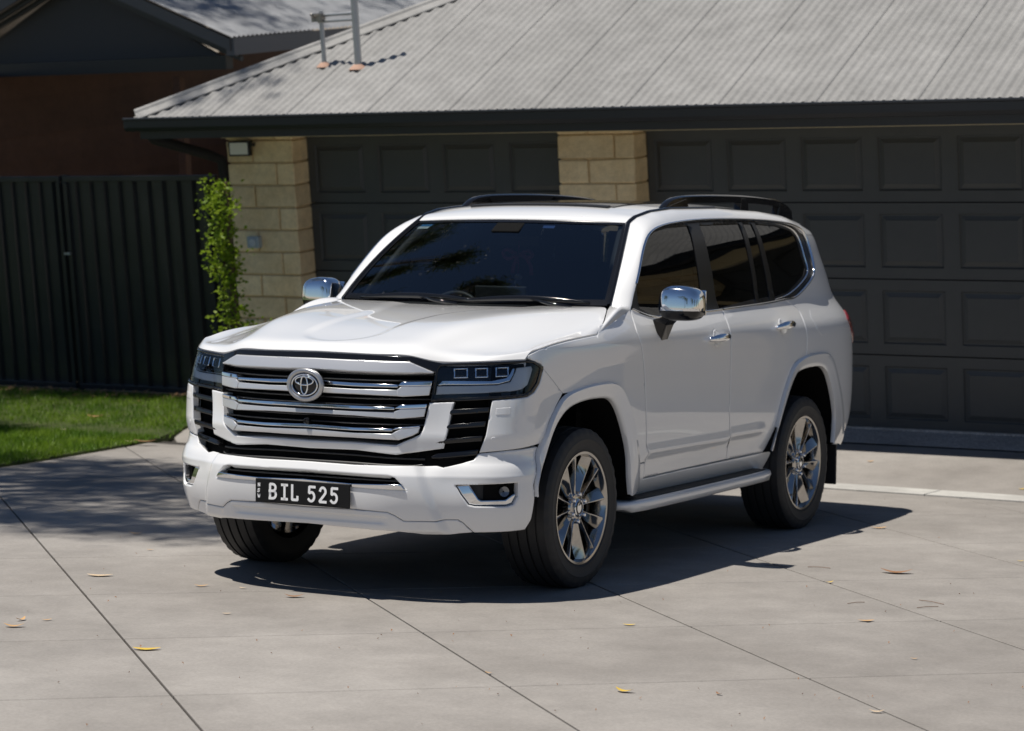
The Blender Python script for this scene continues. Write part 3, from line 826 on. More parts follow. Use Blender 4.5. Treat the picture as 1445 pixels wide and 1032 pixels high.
def inpoly(pts, poly):
    x, y = pts[:, 0], pts[:, 1]; c = np.zeros(len(pts), bool); n = len(poly)
    for i in range(n):
        x1, y1 = poly[i]; x2, y2 = poly[(i + 1) % n]
        if y1 == y2: continue
        c ^= ((y1 > y) != (y2 > y)) & (x < (x2 - x1) * (y - y1) / (y2 - y1) + x1)
    return c
def dens(poly, res, smooth=0):
    poly = np.asarray(poly, float)
    out = []
    for i in range(len(poly)):
        a, b = poly[i], poly[(i + 1) % len(poly)]
        k = max(1, int(math.ceil(np.linalg.norm(b - a) / res)))
        for j in range(k): out.append(a + (b - a) * j / k)
    return np.array(out)
def chaikin(pts, n=2, closed=True, keep=None):
    pts = np.asarray(pts, float)
    for _ in range(n):
        out = []
        m = len(pts)
        for i in range(m if closed else m - 1):
            a, b = pts[i], pts[(i + 1) % m]
            out += [.75 * a + .25 * b, .25 * a + .75 * b]
        if not closed: out = [pts[0]] + out[1:-1] + [pts[-1]]
        pts = np.array(out)
    return pts
def area2(p):
    p = np.asarray(p); q = np.roll(p, -1, 0); return (p[:, 0] * q[:, 1] - q[:, 0] * p[:, 1]).sum() / 2
def inset(loop, d):
    a = np.roll(loop, 1, 0); b = np.roll(loop, -1, 0)
    t1 = loop - a; t2 = b - loop
    t1 /= np.linalg.norm(t1, axis=1)[:, None] + 1e-12; t2 /= np.linalg.norm(t2, axis=1)[:, None] + 1e-12
    n1 = np.stack([-t1[:, 1], t1[:, 0]], 1); n2 = np.stack([-t2[:, 1], t2[:, 0]], 1)
    n = n1 + n2; L = np.linalg.norm(n, axis=1)[:, None]; n = n / np.maximum(L, .3)
    k = 1 / np.maximum((n * n1).sum(1), .5)
    return loop + n * (d * k)[:, None]

def panel(name, poly, surf=None, m=None, parent=None, holes=(), off=0.0, rim=.02, res=.035, edge=.0035, ew=.005, mirror=False, offn=None):
    """a sheet cut out of a surface by outlines in (u,v), with a rolled edge and a returned rim"""
    surf = surf or SH
    loops = []
    for k, pl in enumerate([poly] + list(holes)):
        lp = dens(pl, res)
        if (area2(lp) < 0) != (k > 0): lp = lp[::-1]
        loops.append(lp)
    pts, edges, bnd = [], [], []
    base = 0
    inner_polys = []
    for lp in loops:
        n = len(lp)
        pts.append(lp); bnd.append((base, n)); edges += [(base + i, base + (i + 1) % n) for i in range(n)]; base += n
    nb = base
    rings = [inset(lp, ew) for lp in loops]
    chk = loops
    for r in rings:
        pts.append(r); base += len(r)
    lo, hi = loops[0].min(0), loops[0].max(0)
    gu, gv = np.meshgrid(np.arange(lo[0] + res * .5, hi[0], res), np.arange(lo[1] + res * .5, hi[1], res))
    g = np.stack([gu.ravel(), gv.ravel()], 1)
    if len(g):
        ok = inpoly(g, chk[0])
        for h in chk[1:]: ok &= ~inpoly(g, h)
        g = g[ok]
        allb = np.concatenate(pts)
        if len(g):
            dmin = np.full(len(g), 9.)
            for i in range(0, len(allb), 400):
                dmin = np.minimum(dmin, np.sqrt(((g[:, None] - allb[None, i:i + 400]) ** 2).sum(-1)).min(1))
            g = g[dmin > .42 * res]
    allp = np.concatenate(pts + [g]) if len(g) else np.concatenate(pts)
    vo, eo, fo, ov, oe, of = delaunay_2d_cdt([Vector(p) for p in allp], edges, [], 0, 1e-6)
    q = np.array([(p.x, p.y) for p in vo])
    isb = np.array([any(i < nb for i in src) for src in ov])
    tri = np.array([f for f in fo if len(f) == 3])
    cen = q[tri].mean(1)
    ok = inpoly(cen, loops[0])
    for h in loops[1:]: ok &= ~inpoly(cen, h)
    tri = tri[ok]
    a2 = np.cross(q[tri[:, 1]] - q[tri[:, 0]], q[tri[:, 2]] - q[tri[:, 0]])
    tri = tri[np.abs(a2) > 1e-10]
    a2 = np.cross(q[tri[:, 1]] - q[tri[:, 0]], q[tri[:, 2]] - q[tri[:, 0]])
    tri[a2 < 0] = tri[a2 < 0][:, ::-1]
    if surf.flip < 0: tri = tri[:, ::-1]
    P = surf.P(q[:, 0], q[:, 1]); N = surf.N(q[:, 0], q[:, 1])
    offv = off + (offn(P) if offn is not None else 0)
    P = P + N * (np.asarray(offv) * np.ones(len(P)))[:, None]
    VN = N.copy()
    # boundary vertices: sink a little and tilt the normal outwards
    idx_of = {}
    for i, src in enumerate(ov):
        for k in src: idx_of[k] = i
    rimv, rimf = [], []
    nv = len(P)
    extraP = []
    for (b0, n) in bnd:
        ids = [idx_of[b0 + i] for i in range(n)]
        c = P[ids]
        tan = np.roll(c, -1, 0) - np.roll(c, 1, 0); tan /= np.linalg.norm(tan, axis=1)[:, None] + 1e-12
        out = np.cross(tan, N[ids]) * surf.flip
        VN[ids] = N[ids] + out * .9
        st = nv + len(extraP)
        for i, k in enumerate(ids): extraP.append(c[i] - N[k] * (edge + rim) - out[i] * .0)
        P[ids] = c - N[ids] * edge
        for i in range(n):
            j = (i + 1) % n
            f = (ids[j], ids[i], st + i, st + j)
            rimf.append(f if surf.flip > 0 else f[::-1])
    VN /= np.linalg.norm(VN, axis=1)[:, None]
    V = np.concatenate([P, np.array(extraP)])
    F = [tuple(t) for t in tri] + rimf
    if mirror:
        V = V * [-1, 1, 1]; VN = VN * [-1, 1, 1]; F = [f[::-1] for f in F]
    LN = []
    for f in F:
        if len(f) == 3 and max(f) < nv: LN += [VN[i] for i in f]
        else:
            a, b, c_ = V[f[0]], V[f[1]], V[f[2]]
            n = np.cross(b - a, c_ - a); L = np.linalg.norm(n)
            if L < 1e-12:
                n = np.cross(c_ - b, V[f[3]] - b); L = np.linalg.norm(n) + 1e-12
            LN += [n / L] * len(f)
    return mk(name, V, F, m, parent, normals=LN)

def both(name, poly, m, parent=None, sub=None, **k):
    a = panel(name, poly, m=m, parent=parent or car, **k)
    b = panel(name, poly, m=m, parent=parent or car, mirror=True, **k)
    return a, b

def sheet(name, G, m, parent=None, mirror=False, thick=0.0, flip=False, both_sides=False):
    """smooth grid of points G[i][j] as one sheet (normals from the grid)"""
    G = np.asarray(G, float)
    if mirror: G = G * [-1, 1, 1]
    ni, nj = G.shape[:2]
    F = [(i * nj + j, (i + 1) * nj + j, (i + 1) * nj + j + 1, i * nj + j + 1) for i in range(ni - 1) for j in range(nj - 1)]
    if flip != mirror: F = [f[::-1] for f in F]
    V = G.reshape(-1, 3)
    o = mk(name, V, F, m, parent or car, smooth=True)
    if thick:
        md = o.modifiers.new('s', 'SOLIDIFY'); md.thickness = thick; md.offset = -1
    return o

# ------------------------------------------------------------------ car materials
paint = mat('pearl_white_paint', (.77, .77, .77), .32, coat=1.0, spec=.45, croughness=.012)
paint.node_tree.nodes['Principled BSDF'].inputs['Coat IOR'].default_value = 1.65
chrome = mat('chrome', (.82, .83, .85), .06, metal=1)
satin = mat('satin_silver', (.66, .66, .67), .30, metal=.5)
darkchrome = mat('dark_machined_alloy', (.46, .44, .415), .12, metal=1)
gloss = mat('gloss_black', (.008, .008, .009), .08, spec=.5)
plast = mat('black_plastic', (.016, .016, .017), .5)
matt = mat('matt_black_liner', (.006, .006, .006), .9, spec=.1)
rubber = mat('tyre_rubber', (.017, .017, .018), .62, bump=(180, .15))
lens = glass('clear_lens', (.93, .95, .97), 1.4)
wglass = glass('windscreen_glass', (.36, .40, .42), 2.0)
tglass = glass('privacy_glass', (.035, .038, .04), 1.55)
fglass = glass('front_side_glass', (.10, .11, .115), 1.55)
redlens = mat('red_lamp_lens', (.13, .006, .008), .1, coat=1)
trim_i = mat('dark_interior_cloth', (.02, .02, .022), .8)
beige_i = mat('grey_interior_trim', (.10, .10, .105), .6)
drlw = mat('milky_lamp_guide', (.80, .82, .84), .12, coat=1)
# ------------------------------------------------------------------ side panels
def SP(pts): return SH.pix(pts)
def yz(pts): return np.array([(y + S_SIDE, z) for y, z in pts])

FL_out = [(755.5, 701), (754, 684.7), (757.4, 663.4), (765.2, 628.5), (774.9, 595.6), (784.6, 572.3), (794.3, 556.8), (817.5, 546.2), (840.8, 540.3), (862.1, 538.8), (872.8, 544.2), (880.5, 556.8), (889.2, 580), (896, 609.1), (898.9, 636.3), (899.9, 655.7), (898, 690)]
FL_in = [(758, 702), (761.3, 675), (769, 648), (781.7, 607.2), (792.3, 587.8), (804, 574.3), (823.3, 565.5), (842.7, 561.7), (860.2, 561), (868.9, 568.4), (876.6, 585.9), (884.4, 615), (889.2, 640.2), (890.2, 663.4), (890.2, 675), (892.5, 700)]
RL_out = [(1088, 634), (1090.6, 622), (1093.3, 604), (1100.3, 573), (1109.6, 538.9), (1115.8, 520.3), (1122, 509.5), (1136, 500.9), (1153, 497.4), (1165.4, 497.4), (1171.6, 502.5), (1177.8, 520.3), (1184, 546.7), (1187.9, 573), (1188.5, 597.8), (1188, 614), (1186.5, 626)]
RL_in = [(1089.5, 637), (1092.5, 625), (1101.9, 594.7), (1112.7, 557.5), (1122, 529.6), (1128.2, 523.4), (1142.2, 518), (1157.7, 515.7), (1165.4, 520.3), (1170.8, 532.7), (1177, 560.6), (1180.1, 585.4), (1179.4, 600), (1178.6, 614), (1177.5, 626)]

def resamp(p, n):
    p = np.asarray(p, float); d = np.concatenate([[0], np.cumsum(np.linalg.norm(np.diff(p, axis=0), axis=1))])
    q = np.linspace(0, d[-1], n)
    return np.stack([np.interp(q, d, p[:, k]) for k in range(p.shape[1])], 1)
def smoothline(p, n, it=3):
    return resamp(chaikin(p, it, closed=False), n)

XL = .976                                   # the flares' outer lip
def flare(po, pi, par):
    n = 72
    o_uv = smoothline(SP(po), n); i3 = smoothline(onx(pi, XL), n)
    Po, No = SH.P(o_uv[:, 0], o_uv[:, 1]), SH.N(o_uv[:, 0], o_uv[:, 1])
    mid = lambda t, b: Po * (1 - t) + i3 * t + np.array([b, 0, 0])
    rows = [Po - No * .004, Po + No * .010 + (i3 - Po) * .03, Po + No * .017 + (i3 - Po) * .10, mid(.35, .012), mid(.62, .009), mid(.85, .005), i3]
    c = (Po.mean(0) + i3.mean(0)) / 2
    inw = i3 + np.array([-.012, 0, 0]) + (c - i3) * np.array([0, .02, .02])
    rows += [inw, inw + np.array([-.012, 0, 0])]
    G = np.array(rows)
    a = sheet('wheel_arch_flare', G, paint, par, flip=True); b = sheet('wheel_arch_flare', G, paint, par, mirror=True, flip=True)
    for o in (a, b): o.data.set_sharp_from_angle(angle=math.radians(50))
    ln = [i3 + np.array([-.010, 0, 0]) + (i3 - c) * np.array([0, .012, .012]), i3 * [0, 1, 1] + np.array([.80, 0, 0]) + (i3 - c) * np.array([0, .03, .03]), i3 * [0, 1, 1] + np.array([.50, 0, 0])]
    for mr in (False, True): sheet('wheel_housing', ln, matt, par, mirror=mr)
    return o_uv, i3
f_uv, f_i3 = flare(FL_out, FL_in, car)
r_uv, r_i3 = flare(RL_out, RL_in, car)

# openings on the shell (a little inside the flare ring)
f_hole = f_uv * .7 + smoothline(SP(FL_in), 72) * .3
r_hole = r_uv * .7 + smoothline(SP(RL_in), 72) * .3

hood_seam = SP([(743.5, 505), (746, 499.5), (760, 492.5), (780, 486), (800, 480.5), (820, 476.2), (843, 471.5)])
door_f = SP([(889.5, 436), (899, 469), (905, 487), (909, 520), (911.5, 574), (912.5, 625), (914, 640), (912, 653)])
bump_seam = SP([(766, 519.5), (779, 536), (793.3, 555)])
tipuv = SP([(764, 514)])
fender = np.concatenate([tipuv, hood_seam[:1] - [0, .002], hood_seam - [0, .005], SP([(845, 466)]) + [[0, 0]], [[SP([(845, 466)])[0][0] + .03, 1.262]], [[door_f[0][0] - .06, 1.318]], door_f - [.004, 0],
                         SP([(899.5, 655)]), f_hole[::-1][8:44], bump_seam[::-1]])
both('front_fender', fender, paint, rim=.03)

b_seam = SP([(1019, 437.5), (1025, 451), (1030, 466), (1031.3, 520), (1029.5, 580), (1025.5, 648.5)])
belt_f = SP([(910.4, 444.5), (928, 449), (960, 446), (998.5, 440)])
dl = SP([(908, 675), (960, 662.8), (1025.5, 649), (1086, 636)])
front_door = np.concatenate([door_f[:1], belt_f, b_seam - [.0035, 0], dl[:2][::-1], SP([(911.5, 656)]), door_f[::-1][1:-1]]) + [.003, 0]
front_door[len(belt_f) + 1:len(belt_f) + 1 + len(b_seam), 0] -= .003
doors = both('front_door', front_door, paint, rim=.025)
belt_r = SP([(1052, 433), (1086.7, 428), (1108, 423)])
seam_r = SP([(1127, 436), (1134.6, 456.5), (1137.5, 480), (1136, 501)])
rear_door = np.concatenate([b_seam[:1] + [.0035, 0], belt_r, seam_r - [.003, 0], r_hole[14:30][::-1][-9:][::-1][:1] * 0 + seam_r[-1:] - [.004, .01],
                            r_uv[0:24][::-1] - [.003, 0], [[r_uv[0][0] + .004, SP([(1087, 637)])[0][1] + .004]], dl[2:3] + [.0035, .002], (b_seam + [.0035, 0])[::-1][:-1]])
rdoors = both('rear_door', rear_door, paint, rim=.025)

DLO_r = SP([(1108, 423), (1121, 421.8), (1132, 412), (1149, 388.7), (1150, 380), (1145.8, 361), (1136, 331), (1129.8, 323.7), (1121, 319)])
ZT = 1.715
s_end = TS[15] - .10
qtop = [(DLO_r[-1][0] + t * (s_end - DLO_r[-1][0]), DLO_r[-1][1] + (ZT - DLO_r[-1][1]) * smooth01(t * 2)) for t in np.linspace(.06, 1, 8)]
SR = TS[15] + .02                          # where the side turns into the tail
quarter = np.concatenate([seam_r[:1] + [.002, -.004], DLO_r, qtop, [[SR - .06, 1.45], [SR, 1.30], [SR, .95], [SR - .02, .60], [SR - .10, .47]],
                          [[r_hole[-1][0] + .02, .46]], r_hole[::-1][:-24], (seam_r + [.002, 0])[::-1][:-1]])
both('rear_quarter_panel', quarter, paint, rim=.03)
# sill under the doors
sill = np.concatenate([[[door_f[-1][0] - .03, .43]], (dl - [0, .006])[:], [[r_uv[1][0] + .02, SP([(1087, 637)])[0][1] - .01]], [[r_uv[0][0] + .02, .33]], [[door_f[-1][0] - .02, .33]]])
both('sill', sill, paint, rim=.02, edge=.001)
# lower front corner of the fender, ahead of the sill
both('fender_extension', np.concatenate([SP([(900, 656.5), (911.5, 654.5), (909, 672), (897, 706), (890.5, 712), (890, 676)])]), paint, rim=.03)

# black sheet added behind the shut lines, blocks light leaking through the gaps
lin = np.concatenate([f_hole[::-1][:60], [[f_hole[0][0] - .02, .42]], [[TS[4], .42]], [[TS[4], 1.10]], [[TS[6], 1.12]], [[S_SIDE + .1, 1.19]], [[S_SIDE + .6, 1.27]], [[S_SIDE + 2.4, 1.27]], [[S_SIDE + 3.5, 1.3]], [[TS[15] + .05, 1.2]], [[TS[15], .48]], r_hole[::-1][:66], [[r_hole[0][0] - .03, .36]], [[f_hole[-1][0] + .03, .36]]])
both('light_leak_liner', lin, matt, off=-.032, rim=.004, res=.09, edge=0)

# ------------------------------------------------------------------ glasshouse
A_edge = [(889.5, 437), (891.5, 431.3), (897.8, 401), (906.6, 355.7), (911, 340), (916, 330), (925.5, 321.7), (945.6, 315), (980.9, 310.4), (1021, 307.9), (1064, 308.6), (1094, 312.4), (1112.8, 315.8), (1121, 319)]
lo_uv = SP(A_edge)
lo_uv = np.concatenate([lo_uv, np.array(qtop)])
lo = smoothline(lo_uv, 90, 3)
Plo = SH.P(lo[:, 0], lo[:, 1]); Tup = SH.P(lo[:, 0], lo[:, 1] + .02) - Plo; Tup /= np.linalg.norm(Tup, axis=1)[:, None]
WS_B, WS_T = np.array([.80, .60, 1.345]), np.array([.645, 1.125, 1.768])
ws_edge = [WS_B + (WS_T - WS_B) * t + np.array([.012, -.015, .012]) * 4 * t * (1 - t) for t in np.linspace(0, 1, 9)]
ditch = np.array(ws_edge + [(.648, 1.2, 1.797), (.655, 1.35, 1.826), (.66, 1.6, 1.846), (.66, 2.2, 1.857), (.655, 2.8, 1.848), (.645, 3.15, 1.83), (.63, 3.4, 1.80), (.61, 3.56, 1.765)])
# match the two edges of the pillar and roof rail strip by arc fraction with anchors
def arc(p): 
    d = np.concatenate([[0], np.cumsum(np.linalg.norm(np.diff(p, axis=0), axis=1))]); return d
da, db = arc(Plo), arc(ditch)
anc_a = [0, da[np.argmin(np.abs(Plo[:, 1] - 1.22) + (Plo[:, 2] < 1.6))], da[-1]]
anc_b = [0, db[9], db[-1]]
q = np.interp(da, anc_a, anc_b)
Pup = np.stack([np.interp(q, db, ditch[:, k]) for k in range(3)], 1)
rows = []
L = np.linalg.norm(Pup - Plo, axis=1)[:, None]
Tin = np.array([-1, 0, .08])
for t in np.linspace(0, 1, 12):
    b0, b1, b2, b3 = (1 - t) ** 3, 3 * t * (1 - t) ** 2, 3 * t * t * (1 - t), t ** 3
    rows.append(b0 * Plo + b1 * (Plo + Tup * L * .36) + b2 * (Pup - Tin * L * .33) + b3 * Pup)
rows = [Plo - np.array([.02, 0, 0])] + rows + [Pup - np.array([0, 0, .015])]
for mr in (False, True):
    o = sheet('roof_pillar_frame', rows, paint, mirror=mr, flip=True)
    o.data.set_sharp_from_angle(angle=math.radians(40))

# daylight opening: glass, frames, bright mouldings
DLO = np.concatenate([SP(A_edge), DLO_r[::-1], belt_r[::-1], b_seam[:1], belt_f[::-1]])
DLO_full = np.concatenate([SP(A_edge[1:-1]), DLO_r[:-1][::-1], belt_r[::-1][1:], b_seam[:1], belt_f[::-1]])
both('window_surround', DLO_full, mat('pillar_black', (.006, .006, .0065), .34, spec=.35), off=-.012, rim=.008, res=.05, edge=.0008, ew=.002,
     holes=[SP(c7((165, 600), (168, 560), (195, 395), (225, 300), (262, 262), (340, 236), (450, 228), (520, 585), (530, 690), (265, 735), (180, 690))),
            SP(c7((515, 225), (735, 217), (828, 640), (625, 690), (600, 590))), SP(c7((757, 216), (806, 218), (905, 628), (848, 640))),
            SP(c7((826, 218), (940, 228), (1020, 255), (1052, 290), (1085, 400), (1107, 470), (1098, 510), (1010, 605), (935, 630)))])
for nm, pts, mm in (('front_side_window', c7((150, 620), (155, 560), (185, 395), (215, 290), (262, 250), (340, 226), (462, 218), (535, 585), (545, 705), (265, 745), (165, 700)), fglass),
                    ('rear_side_window', c7((508, 218), (740, 210), (840, 648), (620, 700), (590, 590)), tglass),
                    ('rear_vent_window', c7((752, 210), (812, 212), (915, 636), (840, 648)), tglass),
                    ('quarter_window', c7((820, 210), (945, 220), (1025, 248), (1060, 290), (1095, 400), (1118, 472), (1105, 515), (1015, 612), (930, 640)), tglass)):
    both(nm, SP(pts), mm, off=-.017, rim=.004, res=.05, edge=0)
def strip(name, uv, w, m, lift=.006, mirror=False, parent=None, closed=False, surf=None, sub=None, h=.006):
    """a thin moulding swept along a line on the surface"""
    surf = surf or SH
    uv = np.asarray(uv)
    P = surf.P(uv[:, 0], uv[:, 1]); N = surf.N(uv[:, 0], uv[:, 1])
    T = np.gradient(P, axis=0); T /= np.linalg.norm(T, axis=1)[:, None] + 1e-12
    B = np.cross(N, T)
    rows = [P + B * w * a + N * (lift + h * b) for a, b in ((-.5, -1.6), (-.5, -.3), (-.3, .5), (0, .7), (.3, .5), (.5, -.3), (.5, -1.6))]
    o = sheet(name, np.array(rows), m, parent, mirror=mirror, flip=True)
    o.data.set_sharp_from_angle(angle=math.radians(60))
    return o
top_l = smoothline(SP(A_edge[2:] + [(1130, 323.5), (1136, 331), (1145.8, 361), (1149.3, 380), (1148, 389), (1132, 411), (1121, 421), (1108, 422.5), (1086.7, 427.5), (1052, 432.5), (1020, 437)]), 120, 2)
bel_l = smoothline(SP([(891.5, 436), (910.4, 444.5), (928, 448.5), (960, 445.5), (998.5, 439.5), (1019, 437.3)]), 40, 2)
for mr in (False, True):
    strip('window_moulding', top_l, .014, chrome, .003, mr)
    strip('belt_moulding', bel_l, .014, chrome, .002, mr)
inn = smoothline(SP(c7((820, 205), (945, 214), (1028, 242), (1066, 288), (1100, 400), (1124, 474), (1110, 520), (1018, 618), (935, 645))), 60, 2)
for mr in (False, True):
    strip('quarter_window_moulding', inn, .010, chrome, -.010, mr)

# ------------------------------------------------------------------ hood
HN = [ # columns from the centre outwards, seven stations front -> rear
 [(0, -.892, 1.128), (0, -.868, 1.156), (0, -.70, 1.214), (0, -.48, 1.260), (0, -.22, 1.293), (0, .20, 1.326), (0, .52, 1.337)],
 [(.20, -.886, 1.128), (.20, -.862, 1.157), (.21, -.695, 1.215), (.23, -.475, 1.262), (.25, -.22, 1.295), (.30, .20, 1.327), (.34, .525, 1.338)],
 [(.33, -.866, 1.131), (.33, -.842, 1.162), (.35, -.675, 1.218), (.385, -.46, 1.267), (.42, -.22, 1.300), (.49, .20, 1.330), (.55, .535, 1.340)],
 [(.47, -.838, 1.133), (.475, -.812, 1.166), (.505, -.65, 1.212), (.54, -.445, 1.262), (.58, -.22, 1.294), (.67, .20, 1.328), (.74, .55, 1.341)],
 [(.575, -.803, 1.117), (.58, -.78, 1.137), (.605, -.615, 1.178), (.64, -.43, 1.220), (.68, -.22, 1.256), (.76, .18, 1.304), (.81, .53, 1.335)],
 [(.70, -.747, 1.104), (.71, -.72, 1.128), (.735, -.57, 1.158), (.76, -.40, 1.186), (.79, -.21, 1.214), (.845, .15, 1.262), (.862, .42, 1.308)],
 [(.83, -.665, 1.106), (.835, -.64, 1.128), (.855, -.51, 1.152), (.87, -.36, 1.174), (.885, -.19, 1.197), (.91, .12, 1.241), (.91, .30, 1.276)],
 [(.932, -.545, 1.113), (.937, -.52, 1.128), (.945, -.43, 1.146), (.95, -.3, 1.16), (.953, -.18, 1.180), (.950, .08, 1.218), (.938, .205, 1.247)]]
# the hood's front edge follows the line where the black trim starts on the shell
ed = SP(c1((1040, 186)) + c2((0, 202), (200, 211), (420, 221), (560, 256), (640, 271), (1000, 259), (1240, 248)))
ed[0][0] = 0
eq = np.linspace(0, ed[-1][0], 400); ez = np.interp(eq, ed[:, 0], ed[:, 1]); eP = SH.P(eq, ez)
for k in range(8):
    x = HN[k][0][0]
    i = int(np.argmin(np.abs(eP[:, 0] - x))) if k < 7 else 399
    p = eP[i] + np.array([0, .002, .004])
    HN[k][0] = tuple(p); HN[k][1] = tuple(p + np.array([.003, .020, .024 if k < 5 else .017]))
sm = resamp(chaikin(hood_seam, 2, closed=False), 60)
smP = SH.P(sm[:, 0], sm[:, 1]) + SH.N(sm[:, 0], sm[:, 1]) * .001
for k, t in enumerate((.03, .16, .33, .52, .84, 1.0)):
    HN[7][k + 1] = tuple(smP[int(round(t * 59))] + np.array([-.004, 0, .002]))
def hood_disp(u, v, p):
    x, y = np.abs(p[:, 0]), p[:, 1]
    xb = .205 + .19 * smooth01((y + .15) / .7)
    f = np.maximum(-.60 - y, 0) / .19
    r = np.sqrt((x / xb) ** 2 + f ** 2)
    return -.008 * smooth01((1.14 - r) / .30)
HS = Surf([0, .5, .85, 1.25, 1.6, 2.0, 2.5, 3.0], [0, .25, 1.0, 1.6, 2.25, 3.3, 4.0], np.transpose(np.array(HN), (1, 0, 2)), hood_disp, flip=1)
# a grid with both halves in one sheet
def hoodgrid(nu=110, nv=110):
    u = np.linspace(0, 3, nu); v = np.concatenate([np.linspace(0, .5, 14)[:-1], np.linspace(.5, 4, nv)])
    uu, vv = np.meshgrid(u, v); P = HS.P(uu.ravel(), vv.ravel()).reshape(len(v), nu, 3)
    full = np.concatenate([P[:, ::-1][:, :-1] * [-1, 1, 1], P], 1)
    lip = full[:1] + np.array([0, .012, -.022]); end = full[-1:] * [.997, 1, 1] + np.array([0, .004, -.02])
    full = np.concatenate([lip, full, end], 0)
    e = np.array([.006, 0, -.022])
    return np.concatenate([full[:, :1] + e * [1, 1, 1], full, full[:, -1:] + e * [-1, 1, 1]], 1)
hood = sheet('hood', hoodgrid(), paint, flip=False)
hood.data.set_sharp_from_angle(angle=math.radians(45))
# corner between hood, windscreen pillar and door
E1 = np.array([r_[0] for r_ in rows[1:-1]])                       # foot of the pillar, door side -> windscreen side
uu_ = np.linspace(3.0, 1.75, 12)
E2 = HS.P(uu_, np.full(12, 4.0)) + np.array([.003, .006, -.001])
E1 = resamp(E1, 12)
G = []
for t in np.linspace(0, 1, 14):
    p = E2 * (1 - t) + E1 * t
    w_ = np.linspace(0, 1, 12)[:, None]
    p = p + np.array([.022, 0, .020]) * (4 * t * (1 - t)) * np.sin(np.pi * w_) 
    G.append(p)
for mr in (False, True):
    sheet('cowl_corner_panel', G, paint, mirror=mr, flip=False)

# ------------------------------------------------------------------ windscreen, roof
def wsg(nu=30, nv=24, grow=0.0, off=0.0):
    G = []
    for v in np.linspace(0, 1, nv):
        e = ws_edge[0] + (ws_edge[-1] - ws_edge[0]) * v + np.array([.012, -.015, .012]) * 4 * v * (1 - v)
        row = []
        for u in np.linspace(-1, 1, nu):
            x = u * (e[0] - grow); k = 1 - u * u
            row.append((x, e[1] - .085 * k - off * .7, e[2] + (.016 * v - .006) * k + off * .7 + 0))
        G.append(row)
    return np.array(G)
windscreen = sheet('windscreen', wsg(grow=.012), wglass, flip=True)
# black frit band round the glass, as a thin frame on it
Gw = wsg(61, 49, .008, .003)
def frit():
    nv, nu = Gw.shape[:2]; F = []
    for i in range(nv - 1):
        for j in range(nu - 1):
            u = abs((j + .5) / (nu - 1) * 2 - 1); v = (i + .5) / (nv - 1)
            if u > .955 or v > .95 or v < .06: F.append((i * nu + j, i * nu + j + 1, (i + 1) * nu + j + 1, (i + 1) * nu + j))
    return mk('windscreen_border', Gw.reshape(-1, 3), F, gloss, car, smooth=True)
frit()
# black pillar trims along the windscreen, up to the roof rail feet
for mr in (False, True):
    e = resamp(ditch[:13], 40)
    rows = [e + np.array(a) for a in ((.004, 0, -.01), (.006, -.002, .006), (-.004, -.006, .012), (-.016, -.006, .008), (-.02, 0, -.01))]
    sheet('pillar_trim', rows, gloss, mirror=mr, flip=True)
zc = [(1.035, 1.787), (1.10, 1.812), (1.2, 1.838), (1.4, 1.865), (1.7, 1.884), (2.2, 1.894), (2.8, 1.886), (3.2, 1.865), (3.45, 1.835), (3.62, 1.79)]
RN = []
for (y, z) in zc:
    i = min(range(len(ditch)), key=lambda k: abs(ditch[k][1] - (y + .05)))
    xd = np.interp(y + .08 if y < 1.3 else y, ditch[:, 1], ditch[:, 0]); zd = np.interp(y + .088 if y < 1.15 else (y + .05 if y < 1.3 else y), ditch[:, 1], ditch[:, 2])
    bk = .085 * max(0, 1 - (y - 1.035) / .35)
    RN.append([(xd * t, y + bk * t * t, z - (z - zd) * (t ** 2.6)) for t in (0, .3, .55, .78, .92, 1.0)])
RSF = Surf([0, .3, .55, .78, .92, 1.0], [p[0] for p in zc], RN)
u = np.linspace(0, 1, 30); v = np.linspace(zc[0][0], zc[-1][0], 80)
uu, vv = np.meshgrid(u, v); Pr = RSF.P(uu.ravel(), vv.ravel()).reshape(80, 30, 3)
full = np.concatenate([Pr[:, ::-1][:, :-1] * [-1, 1, 1], Pr], 1)
full = np.concatenate([full[:1] + np.array([0, .004, -.02]), full], 0)
sheet('roof', full, paint)
def roofpatch(name, x0, x1, y0, y1, m, off, n=20, parent=None):
    u = np.linspace(x0, x1, n); v = np.linspace(y0, y1, n)
    G = []
    for b in v:
        xm = np.interp(b, ditch[:, 1], ditch[:, 0]); P = RSF.P(np.abs(u) / xm, np.full(n, b)); P[:, 0] *= np.sign(u + 1e-9); P[:, 2] += off; G.append(P)
    G = np.array(G)
    low = np.array([0, 0, -.02])
    G = np.concatenate([G[:1] + low, G, G[-1:] + low], 0); G = np.concatenate([G[:, :1] + low, G, G[:, -1:] + low], 1)
    o = sheet(name, G, m, parent); o.data.set_sharp_from_angle(angle=math.radians(40)); return o
sr = roofpatch('sunroof', -.44, .44, 1.36, 2.30, gloss, .005)
roofpatch('sunroof_deflector', -.42, .42, 1.31, 1.35, plast, .012, parent=sr)
